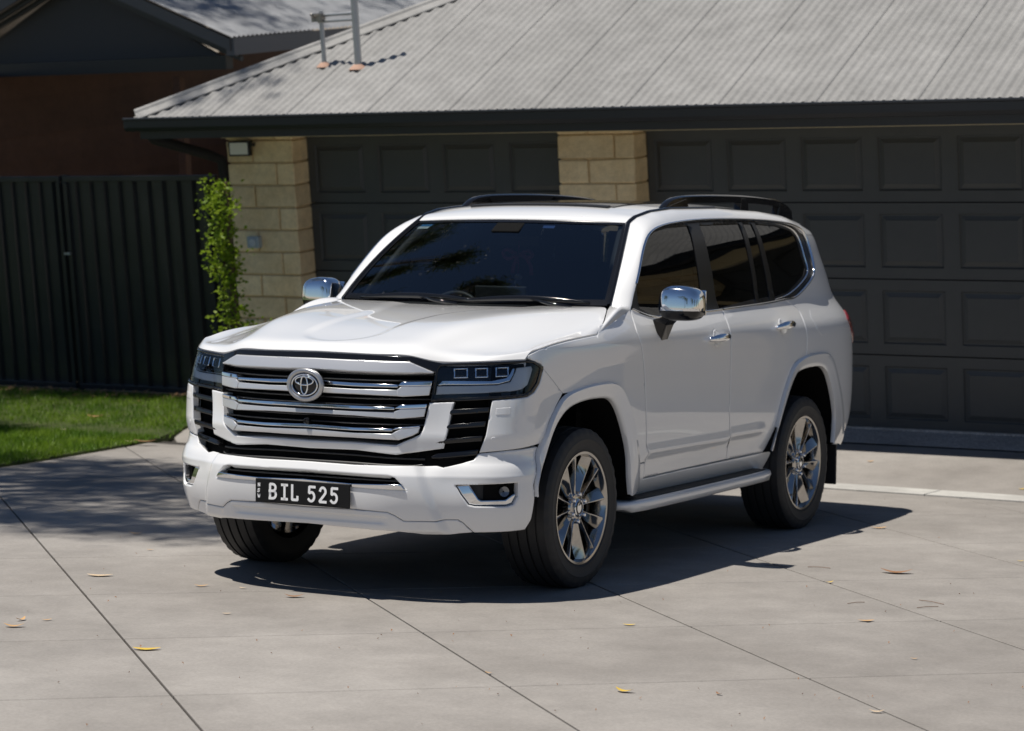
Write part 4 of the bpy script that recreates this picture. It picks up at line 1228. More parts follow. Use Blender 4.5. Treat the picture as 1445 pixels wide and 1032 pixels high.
# roof rails
for sx in (1, -1):
    b = MB()
    xs = .615
    top = [(1.585, 1.852), (1.64, 1.888), (1.74, 1.912), (1.95, 1.926), (2.5, 1.936), (2.95, 1.931), (3.2, 1.918), (3.33, 1.893), (3.40, 1.858)]
    top = chaikin(top, 2, closed=False)
    n = len(top)
    for i in range(n):
        y, z = top[i]
        e = min(1, min(i, n - 1 - i) / 4)
        hgt = .040
        for dx, dz in ((-.020, -hgt), (-.020, -.004), (-.010, .004), (.010, .004), (.022, -.004), (.024, -hgt)):
            b.v.append((sx * (xs + dx), y, z + dz))
    for i in range(n - 1):
        for k in range(6):
            k2 = (k + 1) % 6; b.f.append((i * 6 + k, i * 6 + k2, (i + 1) * 6 + k2, (i + 1) * 6 + k))
    b.f += [(0, 1, 2, 3, 4, 5), tuple((n - 1) * 6 + k for k in range(5, -1, -1))]
    rail = b.build('roof_rail', gloss, car, auto=40)
    for (ya, yb, yc, yd) in ((1.575, 1.93, 1.62, 1.86), (2.60, 2.74, 2.62, 2.72), (3.16, 3.42, 3.20, 3.38)):
        f = MB()
        zt = lambda y: float(np.interp(y, top[:, 0], top[:, 1])) - .012
        f.prism([(ya, 1.80), (yb, 1.80), (yd, zt(yd)), (yc, zt(yc))], xs - .02, xs + .024, lambda a, c, d: (sx * d, a, c))
        f.build('rail_foot', gloss, rail, bevel=.004)
# ------------------------------------------------------------------ front fascia
kf = 9
netF = np.concatenate([net[:8, 1:kf][:, ::-1] * [-1, 1, 1], net[:8, :kf]], 1)
SFR = Surf(np.concatenate([-TS[1:kf][::-1], TS[:kf]]), ZL[:8], netF, shell_disp, flip=1)
def half(*pts, ctr=(True, True)):
    """left-half outline in photo pixels (first and last point lie on the centre line) -> full outline in (u,v)"""
    uv = SP(list(pts))
    if ctr[0]: uv[0][0] = 0
    if ctr[1]: uv[-1][0] = 0
    return np.concatenate([uv, (uv * [-1, 1])[::-1][1:-1] if (ctr[0] and ctr[1]) else (uv * [-1, 1])[::-1]])
def fpanel(name, poly, m, parent=None, **k):
    return panel(name, poly, surf=SFR, m=m, parent=parent or car, **k)

fpanel('grille_backing', half(*c1((1040, 190)), *c2((420, 226), (640, 276), (660, 540), (1015, 538), (965, 800), (912, 935), (872, 985), (650, 1022)), *c4((340, 305), (0, 296)), *c3((1040, 270))), matt, off=-.055, rim=0, edge=0, res=.06)
fpanel('hood_edge_trim', half(*c1((1040, 188)), *c2((0, 204), (420, 223), (560, 258), (640, 274), (600, 335), (585, 338), (405, 262), (0, 247)), *c1((1040, 232))), gloss, off=.0, rim=.05)
# the four bright grille bars
g_top = fpanel('grille_bar', half(*c1((1040, 236)), *c2((0, 251), (405, 265), (582, 339), (575, 347), (365, 350), (0, 335)), *c1((1040, 318))), satin, off=.012, rim=.05, ew=.007, edge=.005, res=.012)
def gbar(thin_c, thin, band_c, band, topf, front):
    rod = fpanel('grille_bar', half(*c1((1040, band_c[0])), *c2((0, band[0]), (band[2], band[3]), (band[4], band[5]), (0, band[1])), *c1((1040, band_c[1]))), satin, off=.006, rim=.04, edge=.002, ew=.003, res=.010)
    fpanel('chrome_rod', half(*c1((1040, thin_c[0])), *c2((0, thin[0]), (thin[2], thin[3]), (thin[2], thin[4]), (0, thin[1])), *c1((1040, thin_c[1]))), chrome, rod, off=.010, rim=.03, edge=.003, ew=.003, res=.012)
    for mr in (False, True):
        panel('bar_end', SP(c2(*front)), m=satin, parent=rod, off=.010, rim=.045, mirror=mr, edge=.003, ew=.004)
        panel('bar_end_top', SP(c2(*topf)), m=chrome, parent=rod, off=.011, rim=.045, mirror=mr, edge=.004, ew=.004)
gbar((393, 418), (416, 441, 318, 430, 450), (440, 482), (461, 496, 312, 467, 316, 512), ((320, 438), (348, 410), (567, 405), (561, 436), (346, 441)), ((313, 466), (346, 442), (561, 437), (545, 506), (346, 516), (315, 513)))
gbar((565, 590), (581, 605, 293, 593, 611), (606, 636), (622, 652, 292, 630, 308, 675), ((296, 602), (335, 578), (530, 570), (523, 599), (338, 605)), ((290, 627), (338, 606), (523, 600), (508, 662), (320, 677), (306, 676)))
gbar((716, 740), (741, 762, 279, 750, 769), (752, 796), (779, 812, 276, 788, 318, 830), ((278, 760), (302, 743), (480, 728), (470, 740), (342, 750)), ((274, 787), (340, 751), (478, 738), (466, 778), (425, 800), (320, 831), (312, 828)))
# fine black louvres between them
for zz in np.linspace(.735, 1.085, 13):
    u = np.linspace(-.62, .62, 60)
    P = SFR.P(u, np.full(60, zz)); N = SFR.N(u, np.full(60, zz))
    G = [P - N * .05 + [0, 0, .004], P - N * .018 + [0, 0, .003], P - N * .018 - [0, 0, .003], P - N * .05 - [0, 0, .004]]
    sheet('grille_louvre', G, plast, flip=True)
# white surround of the grille
surround = fpanel('grille_surround', half(*c1((1040, 838)), *c2((0, 851), (300, 868), (430, 817), (478, 792), (500, 760), (548, 562), (728, 556), (705, 650), (680, 770), (650, 890), (290, 932), (0, 903)), *c1((1040, 892))), paint, off=.004, rim=.05, edge=.006, ew=.008, res=.015)
for mr in (False, True):
    for pts in (((635, 632), (680, 612), (985, 594), (980, 630), (690, 650), (640, 654)), ((608, 742), (650, 722), (958, 696), (951, 734), (660, 754), (612, 756)),
                ((580, 847), (620, 829), (935, 801), (926, 840), (640, 860), (585, 862)), ((560, 944), (600, 925), (903, 899), (893, 938), (620, 960), (565, 959))):
        panel('vent_blade', SP(c2(*pts)), m=gloss, parent=car, off=.004, rim=.05, mirror=mr, edge=.006, ew=.007, res=.010)
# thin rail in the lower intake
for zz in (.655, .675):
    u = np.linspace(-.6, .6, 60); P = SFR.P(u, np.full(60, zz)); N = SFR.N(u, np.full(60, zz))
    sheet('intake_louvre', [P - N * .06 + [0, 0, .004], P - N * .02 + [0, 0, .004], P - N * .02 - [0, 0, .004], P - N * .06 - [0, 0, .004]], plast, flip=True)

# bumper skin
lo_open = c4((0, 350), (250, 366), (302, 385), (347, 430), (378, 470), (0, 446))
lo_half = SP(c3((1040, 326)) + lo_open + c3((1040, 420)))
lo_half[0][0] = lo_half[-1][0] = 0
lo_poly = np.concatenate([lo_half, (lo_half * [-1, 1])[::-1][1:-1]])
fog = SP(c4((735, 438), (1195, 419), (1197, 520), (1165, 580), (1120, 596), (880, 597), (830, 586), (775, 510)))
fog_m = fog * [-1, 1]
edge_fl = [(764.3, 631.5), (757, 663.4), (753.6, 684.7), (755, 700)]
bumper = fpanel('front_bumper', half(*c3((1040, 262)), *c4((0, 287), (340, 294), (600, 291), (650, 307), (868, 250), (896, 212)), *c2((908, 928), (1130, 912)), *edge_fl, *c4((1313, 560), (1290, 690), (1246, 764), (872, 786), (790, 711), (755, 691), (368, 686), (300, 646), (250, 624), (0, 601)), *c3((1040, 586))), paint, holes=[lo_poly, fog, fog_m], rim=.04, res=.013, edge=.005, ew=.007)
skid = fpanel('skid_plate', half(*c3((1040, 590)), *c4((0, 605), (248, 628), (298, 650), (365, 690), (753, 695), (786, 714), (862, 784), (700, 799), (500, 797), (450, 787), (330, 771), (0, 741)), *c3((1040, 706))), paint, rim=.05, off=-.001, res=.008)
for mr in (False, True):
    pc = np.concatenate([SP(c2((909, 921), (958, 800), (1005, 546), (1030, 541), (1262, 518), (1312, 484), (1347, 422), (1376, 310))), bump_seam - [.003, 0], SP([(785, 571), (775, 595), (765.6, 627)]), SP(c2((1130, 906)))])
    bc = panel('bumper_corner', pc, m=paint, parent=car, rim=.04, mirror=mr, edge=.004, ew=.006)
    panel('washer_cover', chaikin(dens(SP(c2((1032, 600), (1142, 593), (1138, 645), (1030, 652))), .012), 1), m=paint, parent=bc, off=.0012, rim=.004, mirror=mr, edge=.002, ew=.003, res=.012)
    uv = SP(c2((1013, 828)))[0]
    ang = np.linspace(0, 2 * np.pi, 17)[:-1]
    panel('parking_sensor', np.stack([uv[0] + .011 * np.cos(ang), uv[1] + .011 * np.sin(ang)], 1), m=paint, parent=bc, off=.0012, rim=.004, mirror=mr, edge=.0015, ew=.002, res=.006)
    # fog lamp pocket
    fp = panel('fog_lamp_pocket', fog, m=plast, parent=car, off=-.045, rim=.0, mirror=mr, edge=0)
    panel('chrome_trim', SP(c4((742, 443), (835, 437), (905, 545), (925, 556), (1110, 552), (1165, 512), (1190, 505), (1188, 520), (1158, 574), (1116, 589), (882, 590), (835, 580), (780, 508))), m=chrome, parent=fp, off=-.014, rim=.02, mirror=mr, edge=.004, ew=.006, res=.02)
    cc = SP(c4((1102, 488)))[0]; Pc = SH.P(np.array([cc[0]]), np.array([cc[1]]))[0]; Nc = SH.N(np.array([cc[0]]), np.array([cc[1]]))[0]
    b = MB(); R_ = Vector(Nc).to_track_quat('Z', 'Y').to_matrix()
    for (h0, h1, r0, r1) in ((-.05, -.016, .020, .024),):
        ring = lambda h, r: [tuple(Vector(Pc) + R_ @ Vector((r * math.cos(a), r * math.sin(a), h))) for a in np.linspace(0, 2 * math.pi, 21)[:-1]]
        A = ring(h0, r0) + ring(h1, r1) + ring(h1 - .004, .019) + ring(h1 - .012, .004)
        b.add(A, [(k * 20 + i, k * 20 + (i + 1) % 20, (k + 1) * 20 + (i + 1) % 20, (k + 1) * 20 + i) for k in range(3) for i in range(20)])
    if mr: b.v = [(-x, y, z) for x, y, z in b.v]
    b.build('fog_lamp', mat('fog_lamp_glass', (.22, .23, .25), .08, metal=.6), fp, auto=30)
# lower opening: pocket, louvres and chrome strip
lp = fpanel('lower_intake', lo_poly, matt, off=-.05, rim=0, edge=0)
fpanel('chrome_strip', half(*c3((1040, 392)), *c4((0, 424), (345, 431), (376, 468), (0, 447)), *c3((1040, 416))), chrome, lp, off=.006, rim=.03, edge=.002, ew=.003, res=.009)
for zz in (.565, .585):
    u = np.linspace(-.5, .5, 40); P = SFR.P(u, np.full(40, zz)); N = SFR.N(u, np.full(40, zz))
    sheet('intake_louvre', [P - N * .06 + [0, 0, .003], P - N * .03 + [0, 0, .003], P - N * .03 - [0, 0, .003], P - N * .06 - [0, 0, .003]], plast, lp, flip=True)

# headlamps
HLp = c2((600, 282), (637, 276), (1000, 263), (1250, 251), (1312, 256), (1376, 296), (1346, 420), (1310, 481), (1260, 516), (1000, 536), (750, 549), (556, 553), (576, 430))
for mr in (False, True):
    hl = panel('headlamp', SP(HLp), m=gloss, parent=car, off=-.035, rim=0.0, mirror=mr, edge=0)
    panel('lamp_bezel', SP(HLp), m=gloss, parent=hl, holes=[SP(c2((612, 300), (640, 290), (1250, 265), (1305, 270), (1352, 305), (1325, 415), (1292, 465), (1250, 495), (1000, 515), (750, 527), (580, 530), (592, 430)))], off=.001, rim=.035, mirror=mr, edge=.003, ew=.004)
    panel('lamp_lens', SP(c2((608, 296), (640, 286), (1250, 261), (1307, 266), (1356, 303), (1328, 417), (1294, 468), (1252, 499), (1000, 519), (750, 531), (576, 534), (588, 430))), m=lens, parent=hl, off=-.004, rim=.002, mirror=mr, edge=0)
    panel('light_guide', SP(c2((594, 502), (604, 440), (1050, 426), (1148, 402), (1184, 335), (1196, 300), (1308, 288), (1318, 312), (1282, 428), (1240, 458), (1150, 474))), m=drlw, parent=hl, off=-.016, rim=.01, mirror=mr, edge=.004, ew=.006)
    panel('chrome_strip', SP(c2((606, 434), (640, 396), (1000, 394), (1112, 372), (1140, 345), (1160, 303), (1182, 302), (1168, 350), (1140, 398), (1050, 421))), m=chrome, parent=hl, off=-.014, rim=.012, mirror=mr, edge=.004, ew=.005, res=.02)
    for (x0, x1, y0, y1) in ((718, 828, 303, 380), (873, 978, 298, 374), (1028, 1138, 291, 366)):
        bx = panel('projector', SP(c2((x0, y0), (x1, y0 - 4), (x1 - 3, y1 - 4), (x0 + 3, y1))), m=chrome, parent=hl, off=-.018, rim=.012, mirror=mr, edge=.003, ew=.004, res=.02, holes=[SP(c2((x0 + 16, y0 + 12), (x1 - 16, y0 + 9), (x1 - 18, y1 - 15), (x0 + 18, y1 - 12)))])
        panel('projector_lens', SP(c2((x0 + 10, y0 + 7), (x1 - 10, y0 + 4), (x1 - 10, y1 - 10), (x0 + 10, y1 - 7))), m=gloss, parent=hl, off=-.022, rim=.004, mirror=mr, edge=.004, ew=.010, res=.02)

# emblem
emb = empty('emblem', (0, -.962, .992), car)
emb.rotation_euler = (math.radians(2), 0, 0)
def oval(a, b, x0=0, z0=0, n=48): return [(x0 + a * math.cos(t), z0 + b * math.sin(t)) for t in np.linspace(0, 2 * math.pi, n + 1)[:-1]]
b = MB(); b.tube([(x, -.012, z) for x, z in oval(.090, .0665)], .0125, 10, closed=True, flat=1); b.build('ring', mat('emblem_satin', (.48, .48, .49), .28, metal=.8), emb, smooth=True)
b = MB()
rows = [[(x, y, z) for x, z in oval(.084 * k, .061 * k)] for k, y in ((1, -.004), (.8, -.014), (.5, -.018), (.2, -.02), (.02, -.0205))]
for r in rows: b.v += r
b.f = [(k * 48 + i, k * 48 + (i + 1) % 48, (k + 1) * 48 + (i + 1) % 48, (k + 1) * 48 + i) for k in range(4) for i in range(48)] + [tuple(4 * 48 + i for i in range(48))]
b.build('badge_face', gloss, emb, smooth=True)
for (a, c, z0) in ((.070, .049, 0), (.049, .0195, .0195), (.0185, .043, .0005)):
    b = MB(); b.tube([(x, -.018 - .004 * (1 - (x / .075) ** 2), z) for x, z in oval(a, c, 0, z0)], .0042, 8, closed=True); b.build('badge_oval', chrome, emb, smooth=True)
b = MB(); b.box((0, .03, 0), (.08, .09, .08)); b.build('badge_mount', plast, emb)
# parking camera
b = MB(); b.lathe([(0, .016), (-.02, .015), (-.024, .010), (-.018, .006), (-.018, 0)], 20, 'y', (0, -.945, .822)); b.build('front_camera', gloss, car, auto=30)

# number plate
plate = empty('number_plate', (0, -.992, .486), car)
b = MB(); b.box((0, 0, 0), (.524, .008, .112)); b.build('plate', mat('plate_black', (.005, .005, .005), .5, spec=.3), plate, bevel=.006, seg=3)
b = MB(); b.box((0, .02, 0), (.40, .03, .08)); b.build('plate_bracket', plast, plate)
def arcp(cx, cy, rx, ry, a0, a1, n=9): return [(cx + rx * math.cos(math.radians(a)), cy + ry * math.sin(math.radians(a))) for a in np.linspace(a0, a1, n)]
GL = {'B': [[(.12, 0), (.12, 1.6), (.5, 1.6)] + arcp(.5, 1.22, .34, .38, 90, -90) + [(.12, .84)], [(.5, .84)] + arcp(.5, .42, .38, .42, 90, -90) + [(.12, 0)]],
      'I': [[(.5, 0), (.5, 1.6)], [(.2, 1.6), (.8, 1.6)], [(.2, 0), (.8, 0)]],
      'L': [[(.16, 1.6), (.16, 0), (.84, 0), (.84, .32)]],
      '5': [[(.84, 1.6), (.2, 1.6), (.17, .92)] + arcp(.48, .5, .38, .5, 125, -140, 14)],
      '2': [arcp(.5, 1.15, .36, .45, 165, -20, 11) + [(.62, .68), (.16, .1), (.16, 0), (.88, 0)]],
      'N': [[(.12, 0), (.12, 1.6), (.88, 0), (.88, 1.6)]],
      'S': [arcp(.5, 1.2, .34, .4, 20, 270, 11) + arcp(.5, .42, .36, .42, 90, -160, 11)],
      'W': [[(0, 1.6), (.25, 0), (.5, 1.2), (.75, 0), (1, 1.6)]]}
def glyph(ch, x, z, w, h, t, y, m):
    b = MB()
    for st in GL[ch]:
        P = [Vector((x + p[0] * w, z + p[1] / 1.6 * h)) for p in st]
        for i in range(len(P) - 1):
            d = (P[i + 1] - P[i]); 
            if d.length < 1e-6: continue
            d.normalize(); n_ = Vector((-d.y, d.x)) * t / 2
            e0 = d * t / 2 if i == 0 else d * t * .18; e1 = d * t / 2 if i == len(P) - 2 else d * t * .18
            q = [P[i] - e0 - n_, P[i + 1] + e1 - n_, P[i + 1] + e1 + n_, P[i] - e0 + n_]
            b.add([(v.x, y - .0003 * i, v.y) for v in q], [(0, 1, 2, 3)])
    return b.build('lettering', m, plate, recalc=False)
wl = mat('plate_white', (.85, .85, .85), .4)
xs_ = -.183
for ch, adv in (('B', .064), ('I', .058), ('L', .094), ('5', .062), ('2', .062), ('5', .06)):
    glyph(ch, xs_, -.0335, .044, .066, .0125, -.0052, wl); xs_ += adv
for i, ch in enumerate('NSW'):
    glyph(ch, -.247, .019 - i * .0265, .013, .015, .0042, -.0052, wl)
# ------------------------------------------------------------------ wheels
TR = .392
def make_wheel():
    w = empty('wheel', (0, 0, 0), car)
    # tyre with grooves and shoulder lugs (x = outboard)
    prof = [(-.115, .262), (-.128, .30), (-.134, .335), (-.130, .365), (-.116, .385)]
    for g in (-.075, -.026, .026, .075):
        prof += [(g - .006, TR - abs(g) * .06 + .001), (g - .005, TR - .010), (g + .005, TR - .010), (g + .006, TR - abs(g) * .06 + .001)]
    prof += [(.116, .385), (.126, .374), (.131, .362), (.1335, .350), (.1345, .335), (.1355, .333), (.1345, .331), (.131, .305), (.1265, .288), (.127, .286), (.125, .283), (.117, .270), (.112, .262)]
    seg = 180
    b = MB(); b.lathe(prof, seg, 'x')
    n = len(prof)
    for k in range(seg):
        for i, (h, r) in enumerate(prof):
            if abs(h) >= .116 and r > .36:
                if k % 5 in (0, 1):
                    x, y, z = b.v[k * n + i]; s_ = 1 - .006; b.v[k * n + i] = (x * .985, y * s_, z * s_)
    ty = b.build('tyre', rubber, w, auto=35)
    b = MB(); b.lathe([(.112, .262), (.121, .274), (.124, .2735), (.122, .262), (.112, .2565), (.095, .252), (.03, .235), (-.10, .24), (-.12, .262)], 96, 'x')
    b.build('rim', darkchrome, w, auto=25)
    # spokes: six pairs of twisted blades
    for i in range(12):
        th = math.radians(30 * i + 9)
        sg = 1 if i % 2 == 0 else -1
        rs = [.05, .085, .13, .18, .225, .2575]
        lead = [(-.30, -.20, -.135, -.115, -.115, -.125)[k] * sg for k in range(6)]
        trail = [(.28, .18, .125, .125, .14, .155)[k] * sg for k in range(6)]
        crest = [(-.10, -.04, -.055, -.07, -.072, -.075)[k] * sg for k in range(6)]
        xc = [.094, .094, .098, .104, .110, .114]
        drop_l = [.022, .03, .032, .03, .026, .02]; drop_t = [.02, .028, .038, .040, .034, .022]
        pts = []
        for k in range(6):
            r = rs[k]
            f = lambda a, x: (x, r * math.cos(th + a), r * math.sin(th + a))
            pts += [f(lead[k], xc[k] - drop_l[k]), f(crest[k] - .012 * sg, xc[k]), f(crest[k] + .02 * sg, xc[k]), f(trail[k], xc[k] - drop_t[k]), f(trail[k] * .8, .045), f(lead[k] * .8, .045)]
        b = MB(); ff = []
        for k in range(5):
            for j in range(6):
                j2 = (j + 1) % 6; ff.append((k * 6 + j, k * 6 + j2, (k + 1) * 6 + j2, (k + 1) * 6 + j))
        ff += [tuple(range(6)), tuple(30 + j for j in range(6))]
        b.add(pts, ff); b.build('spoke', darkchrome, w, bevel=.0015, seg=1, auto=28)
    b = MB(); b.lathe([(.03, .075), (.085, .075), (.094, .068), (.096, .05), (.098, .044)], 40, 'x'); b.build('hub', darkchrome, w, auto=30)
    b = MB(); b.lathe([(.09, .043), (.106, .043), (.109, .039), (.106, .034), (.107, .033), (.110, .015), (.1105, 0)], 40, 'x'); hc_ = b.build('centre_cap', chrome, w, auto=30)
    b = MB(); b.lathe([(.1068, .0335), (.1108, .0325), (.1108, .026), (.1068, .0255)], 40, 'x'); b.build('cap_band', gloss, hc_, auto=30)
    for i in range(6):
        a = math.radians(60 * i + 24); c = (0, .066 * math.cos(a), .066 * math.sin(a))
        b = MB(); b.lathe([(.08, .0125), (.106, .012), (.1125, .0085), (.1135, 0)], 6 if False else 12, 'x', c); b.build('wheel_nut', chrome, w, auto=40)
    b = MB(); b.lathe([(-.01, .17), (.012, .17), (.014, .165), (.014, .06)], 48, 'x'); b.build('brake_disc', mat('brake_steel', (.25, .24, .23), .35, metal=1), w, auto=30)
    b = MB(); b.box((.0, -.15, .02), (.07, .07, .16)); b.build('brake_caliper', plast, w, bevel=.01)
    return w
wheel = make_wheel()
WX = .838
for i, (x, y, a) in enumerate(((WX, 0, 0), (WX, 2.85, 7), (-WX, 0, 180), (-WX, 2.85, 187))):
    o = wheel if i == 0 else copy_tree(wheel, car)
    o.location = (x, y, TR - .006)
    o.rotation_euler = (math.radians({0: 0, 1: 14, 2: 40, 3: 71}[i]), 0, math.pi if x < 0 else 0)
# wheel housings, underbody, springs
for sx in (1, -1):
    for yc in (0.0, 2.85):
        b = MB(); b.box((sx * .50, yc, .66), (.02, 1.10, .70)); b.build('inner_wing', matt, car)
b = MB(); b.box((0, 1.65, .50), (1.16, 4.2, .36)); b.box((0, 1.43, .37), (1.64, 1.80, .10)); b.box((0, 3.62, .50), (1.5, .45, .28)); b.box((0, -.60, .55), (1.1, .3, .30))
b.build('underbody', matt, car)
b = MB()
for y in (0, 2.85): b.tube([(-.75, y, .39), (.75, y, .39)], .05, 10)
b.build('axle', matt, car)
b = MB()
b.box((0, -.15, .95), (1.5, .9, .08)); b.build('engine_cover', matt, car)
b = MB(); b.box((0, .36, .92), (1.5, .05, .60)); b.build('firewall', matt, car)
# mud flaps
for sx in (1, -1):
    b = MB(); b.box((sx * .875, 3.375, .335), (.18, .014, .24)); b.build('mud_flap', plast, car, bevel=.005)

# ------------------------------------------------------------------ side steps
for sx in (1, -1):
    ys = [.47, .50, .56, .68, .85, 1.2, 1.6, 2.0, 2.2, 2.30, 2.355, 2.375]
    xo = [.945, .965, .982, .995, 1.0, 1.003, 1.003, 1.001, .997, .988, .965, .945]
    G, T = [], []
    for y, x in zip(ys, xo):
        zt = .367 + .011 * (y - .47); zb = zt - .060
        if y < .52 or y > 2.34: zb = zt - .04
        G.append([(sx * .74, y, zt), (sx * (x - .02), y, zt), (sx * (x - .004), y, zt - .006), (sx * x, y, zt - .02), (sx * (x - .012), y, zb + .004), (sx * (x - .03), y, zb), (sx * .74, y, zb + .01)])
        if .5 < y < 2.34: T.append([(sx * .80, y, zt - .004), (sx * .80, y, zt + .005), (sx * (x - .036), y, zt + .005), (sx * (x - .034), y, zt - .004)])
    for e, d_ in ((0, -.012), (-1, .012)):
        g = np.array(G[e]); m_ = g.mean(0); q = (g - m_) * .6 + m_ + [0, d_, 0]; z_ = g * 0 + m_ + [0, d_ * 1.2, 0]
        if e == 0: G = [z_, q] + [list(x) for x in G]
        else: G = [list(x) for x in G] + [q, z_]
    G = np.array(G)
    st = sheet('side_step', G, paint, flip=sx > 0); st.data.set_sharp_from_angle(angle=math.radians(60))
    t = sheet('step_tread', T, mat('step_grip', (.012, .012, .013), .6, bump=(220, .5)), st, flip=sx > 0); t.data.set_sharp_from_angle(angle=math.radians(30))

# ------------------------------------------------------------------ door mirrors
def superell(c, a, e, n=(28, 20), z0=-math.pi / 2, z1=math.pi / 2, taper=None):
    f = lambda t, k: math.copysign(abs(t) ** k, t)
    G = []
    for v in np.linspace(z0, z1, n[1]):
        row = []
        for u in np.linspace(-math.pi, math.pi, n[0] * 2 + 1):
            p = np.array([a[0] * f(math.cos(v), e) * f(math.cos(u), e), a[1] * f(math.cos(v), e) * f(math.sin(u), e), a[2] * f(math.sin(v), e)])
            if taper: p = taper(p)
            row.append(p + c)
        G.append(row)
    return np.array(G)
for sx in (1, -1):
    c = np.array([1.088, .845, 1.362])
    tp = lambda p: np.array([p[0] * (1 - .10 * (p[2] / .085 > 0) * (p[2] / .085)), p[1] * (1 + .0 * p[0]) + .10 * p[0], p[2] - .10 * max(0, p[0]) * (p[2] > 0) * (p[2] / .085)])
    cut = math.asin(-(.42 ** (1 / .55)))
    G = superell(c, (.112, .078, .090), .55, z0=cut, taper=tp)
    mi = sheet('door_mirror', G, chrome, mirror=sx < 0)
    G = superell(c, (.110, .077, .090), .55, z0=-math.pi / 2, z1=cut, taper=tp)
    sheet('mirror_base', G, gloss, mi, mirror=sx < 0)
    b = MB(); b.box((sx * 1.088, .928, 1.362), (.19, .01, .13)); b.build('mirror_glass', mat('mirror_silver', (.85, .87, .9), .02, metal=1), mi, bevel=.01)
    b = MB()
    b.add([(sx * x, y, z) for x, y, z in ((.945, .79, 1.275), (.945, .96, 1.275), (.955, .95, 1.155), (.955, .87, 1.145), (1.07, .79, 1.31), (1.07, .91, 1.31), (1.01, .92, 1.25), (1.00, .84, 1.245))],
          [(0, 3, 2, 1), (4, 5, 6, 7), (0, 1, 5, 4), (1, 2, 6, 5), (2, 3, 7, 6), (3, 0, 4, 7)])
    b.build('mirror_arm', gloss, mi, bevel=.008)

# ------------------------------------------------------------------ door handles, fuel flap, tail
for (px, drs) in (((1012, 477.5), doors), ((1105, 461.5), rdoors)):
    uv = SP([px])[0]
    for k, dr in enumerate(drs):
        s_ = np.linspace(-.112, .122, 17)
        P = SH.P(uv[0] + s_, np.full(17, uv[1]) + .004 * s_ / .1); N = SH.N(uv[0] + s_, np.full(17, uv[1]))
        h = .036 * (1 - np.abs((s_ - .005) / .112) ** 4)
        pts = P + N * h[:, None]
        rr = .024 * (1 - .45 * np.abs((s_ - .005) / .112) ** 2)
        if k: pts = pts * [-1, 1, 1]
        b = MB(); b.tube(pts, rr, 12, flat=1.0); b.build('door_handle', chrome, dr, smooth=True)
        ang = np.linspace(0, 2 * np.pi, 25)[:-1]
        rows = []
        for r, dpt in ((.046, .0005), (.043, .0035), (.036, .001), (.022, -.002), (.002, -.003)):
            u_ = uv[0] - .012 + r * 1.15 * np.cos(ang); v_ = uv[1] + r * np.sin(ang)
            Q = SH.P(u_, v_) + SH.N(u_, v_) * (dpt + .004); rows.append(np.concatenate([Q, Q[:1]]))
        sheet('handle_cup', rows, paint, dr, mirror=bool(k), flip=True)
both('fuel_flap' if False else 'filler_flap', chaikin(SP([(1137, 438), (1156.5, 434.5), (1171, 472), (1153.5, 475)]), 1), paint, off=.002, rim=.004, edge=.004, ew=.004)
tl_poly = np.array([[TS[14] + .02, 1.20], [TS[14] + .10, 1.255], [TS[15] + .10, 1.25], [TS[15] + .12, 1.02], [TS[15] - .02, 1.03], [TS[14] + .06, 1.12]])
both('tail_lamp', tl_poly, redlens, off=.012, rim=.03, edge=.006, ew=.01)
RTS = TS[18]
for mr in (False, True):
    panel('tailgate', np.array([[SR + .004, .62], [RTS, .62], [RTS, 1.27], [SR + .004, 1.27]]), m=paint, parent=car, mirror=mr)
    panel('rear_bumper', np.array([[SR - .08, .46], [SR + .004, .61], [RTS, .61], [RTS, .40], [SR - .05, .40]]), m=paint, parent=car, mirror=mr)
    panel('rear_window', np.array([[SR - .03, 1.28], [RTS, 1.28], [RTS, 1.72], [SR - .08, 1.72]]), m=tglass, parent=car, mirror=mr, off=-.01, edge=0)
G = [[(x, 3.60 - .05 * (x / .6) ** 2 + d, z - .02 * (x / .6) ** 2) for x in np.linspace(-.62, .62, 20)] for d, z in ((0, 1.785), (.14, 1.765), (.15, 1.75), (0, 1.72))]
sheet('roof_spoiler', G, paint)

# ------------------------------------------------------------------ cowl and wipers
G = []
for t in np.linspace(0, 1, 6):
    row = []
    for u in np.linspace(-1, 1, 40):
        hx = np.interp(abs(u), [0, .5, .9, 1.0], [.525, .53, .56, .585]); wy_ = ws_edge[0][1] - .085 * (1 - u * u) + .02
        row.append((u * .795, hx - .03 + t * (wy_ - hx + .10), 1.312 + .016 * t - .004 * abs(u)))
    G.append(row)
sheet('cowl', G, plast)
for (x0, x1) in ((-.66, .06), (.02, .70)):
    n = 20; P = []
    for t in np.linspace(0, 1, n):
        x = x0 + (x1 - x0) * t; u = x / .79
        P.append((x, ws_edge[0][1] - .085 * (1 - u * u) - .012 + .012 * math.sin(t * 3), 1.358 + .016 * math.sin(t * math.pi)))
    b = MB(); b.tube(P, [.005 + .006 * math.sin(math.pi * t) for t in np.linspace(0, 1, n)], 8, flat=1.5)
    b.tube([P[n // 2], (P[n // 2][0] + .12, P[n // 2][1] - .03, 1.352), (P[n // 2][0] + .26, P[n // 2][1] - .05, 1.338)], .009, 8)
    b.build('wiper', gloss, car, smooth=True)

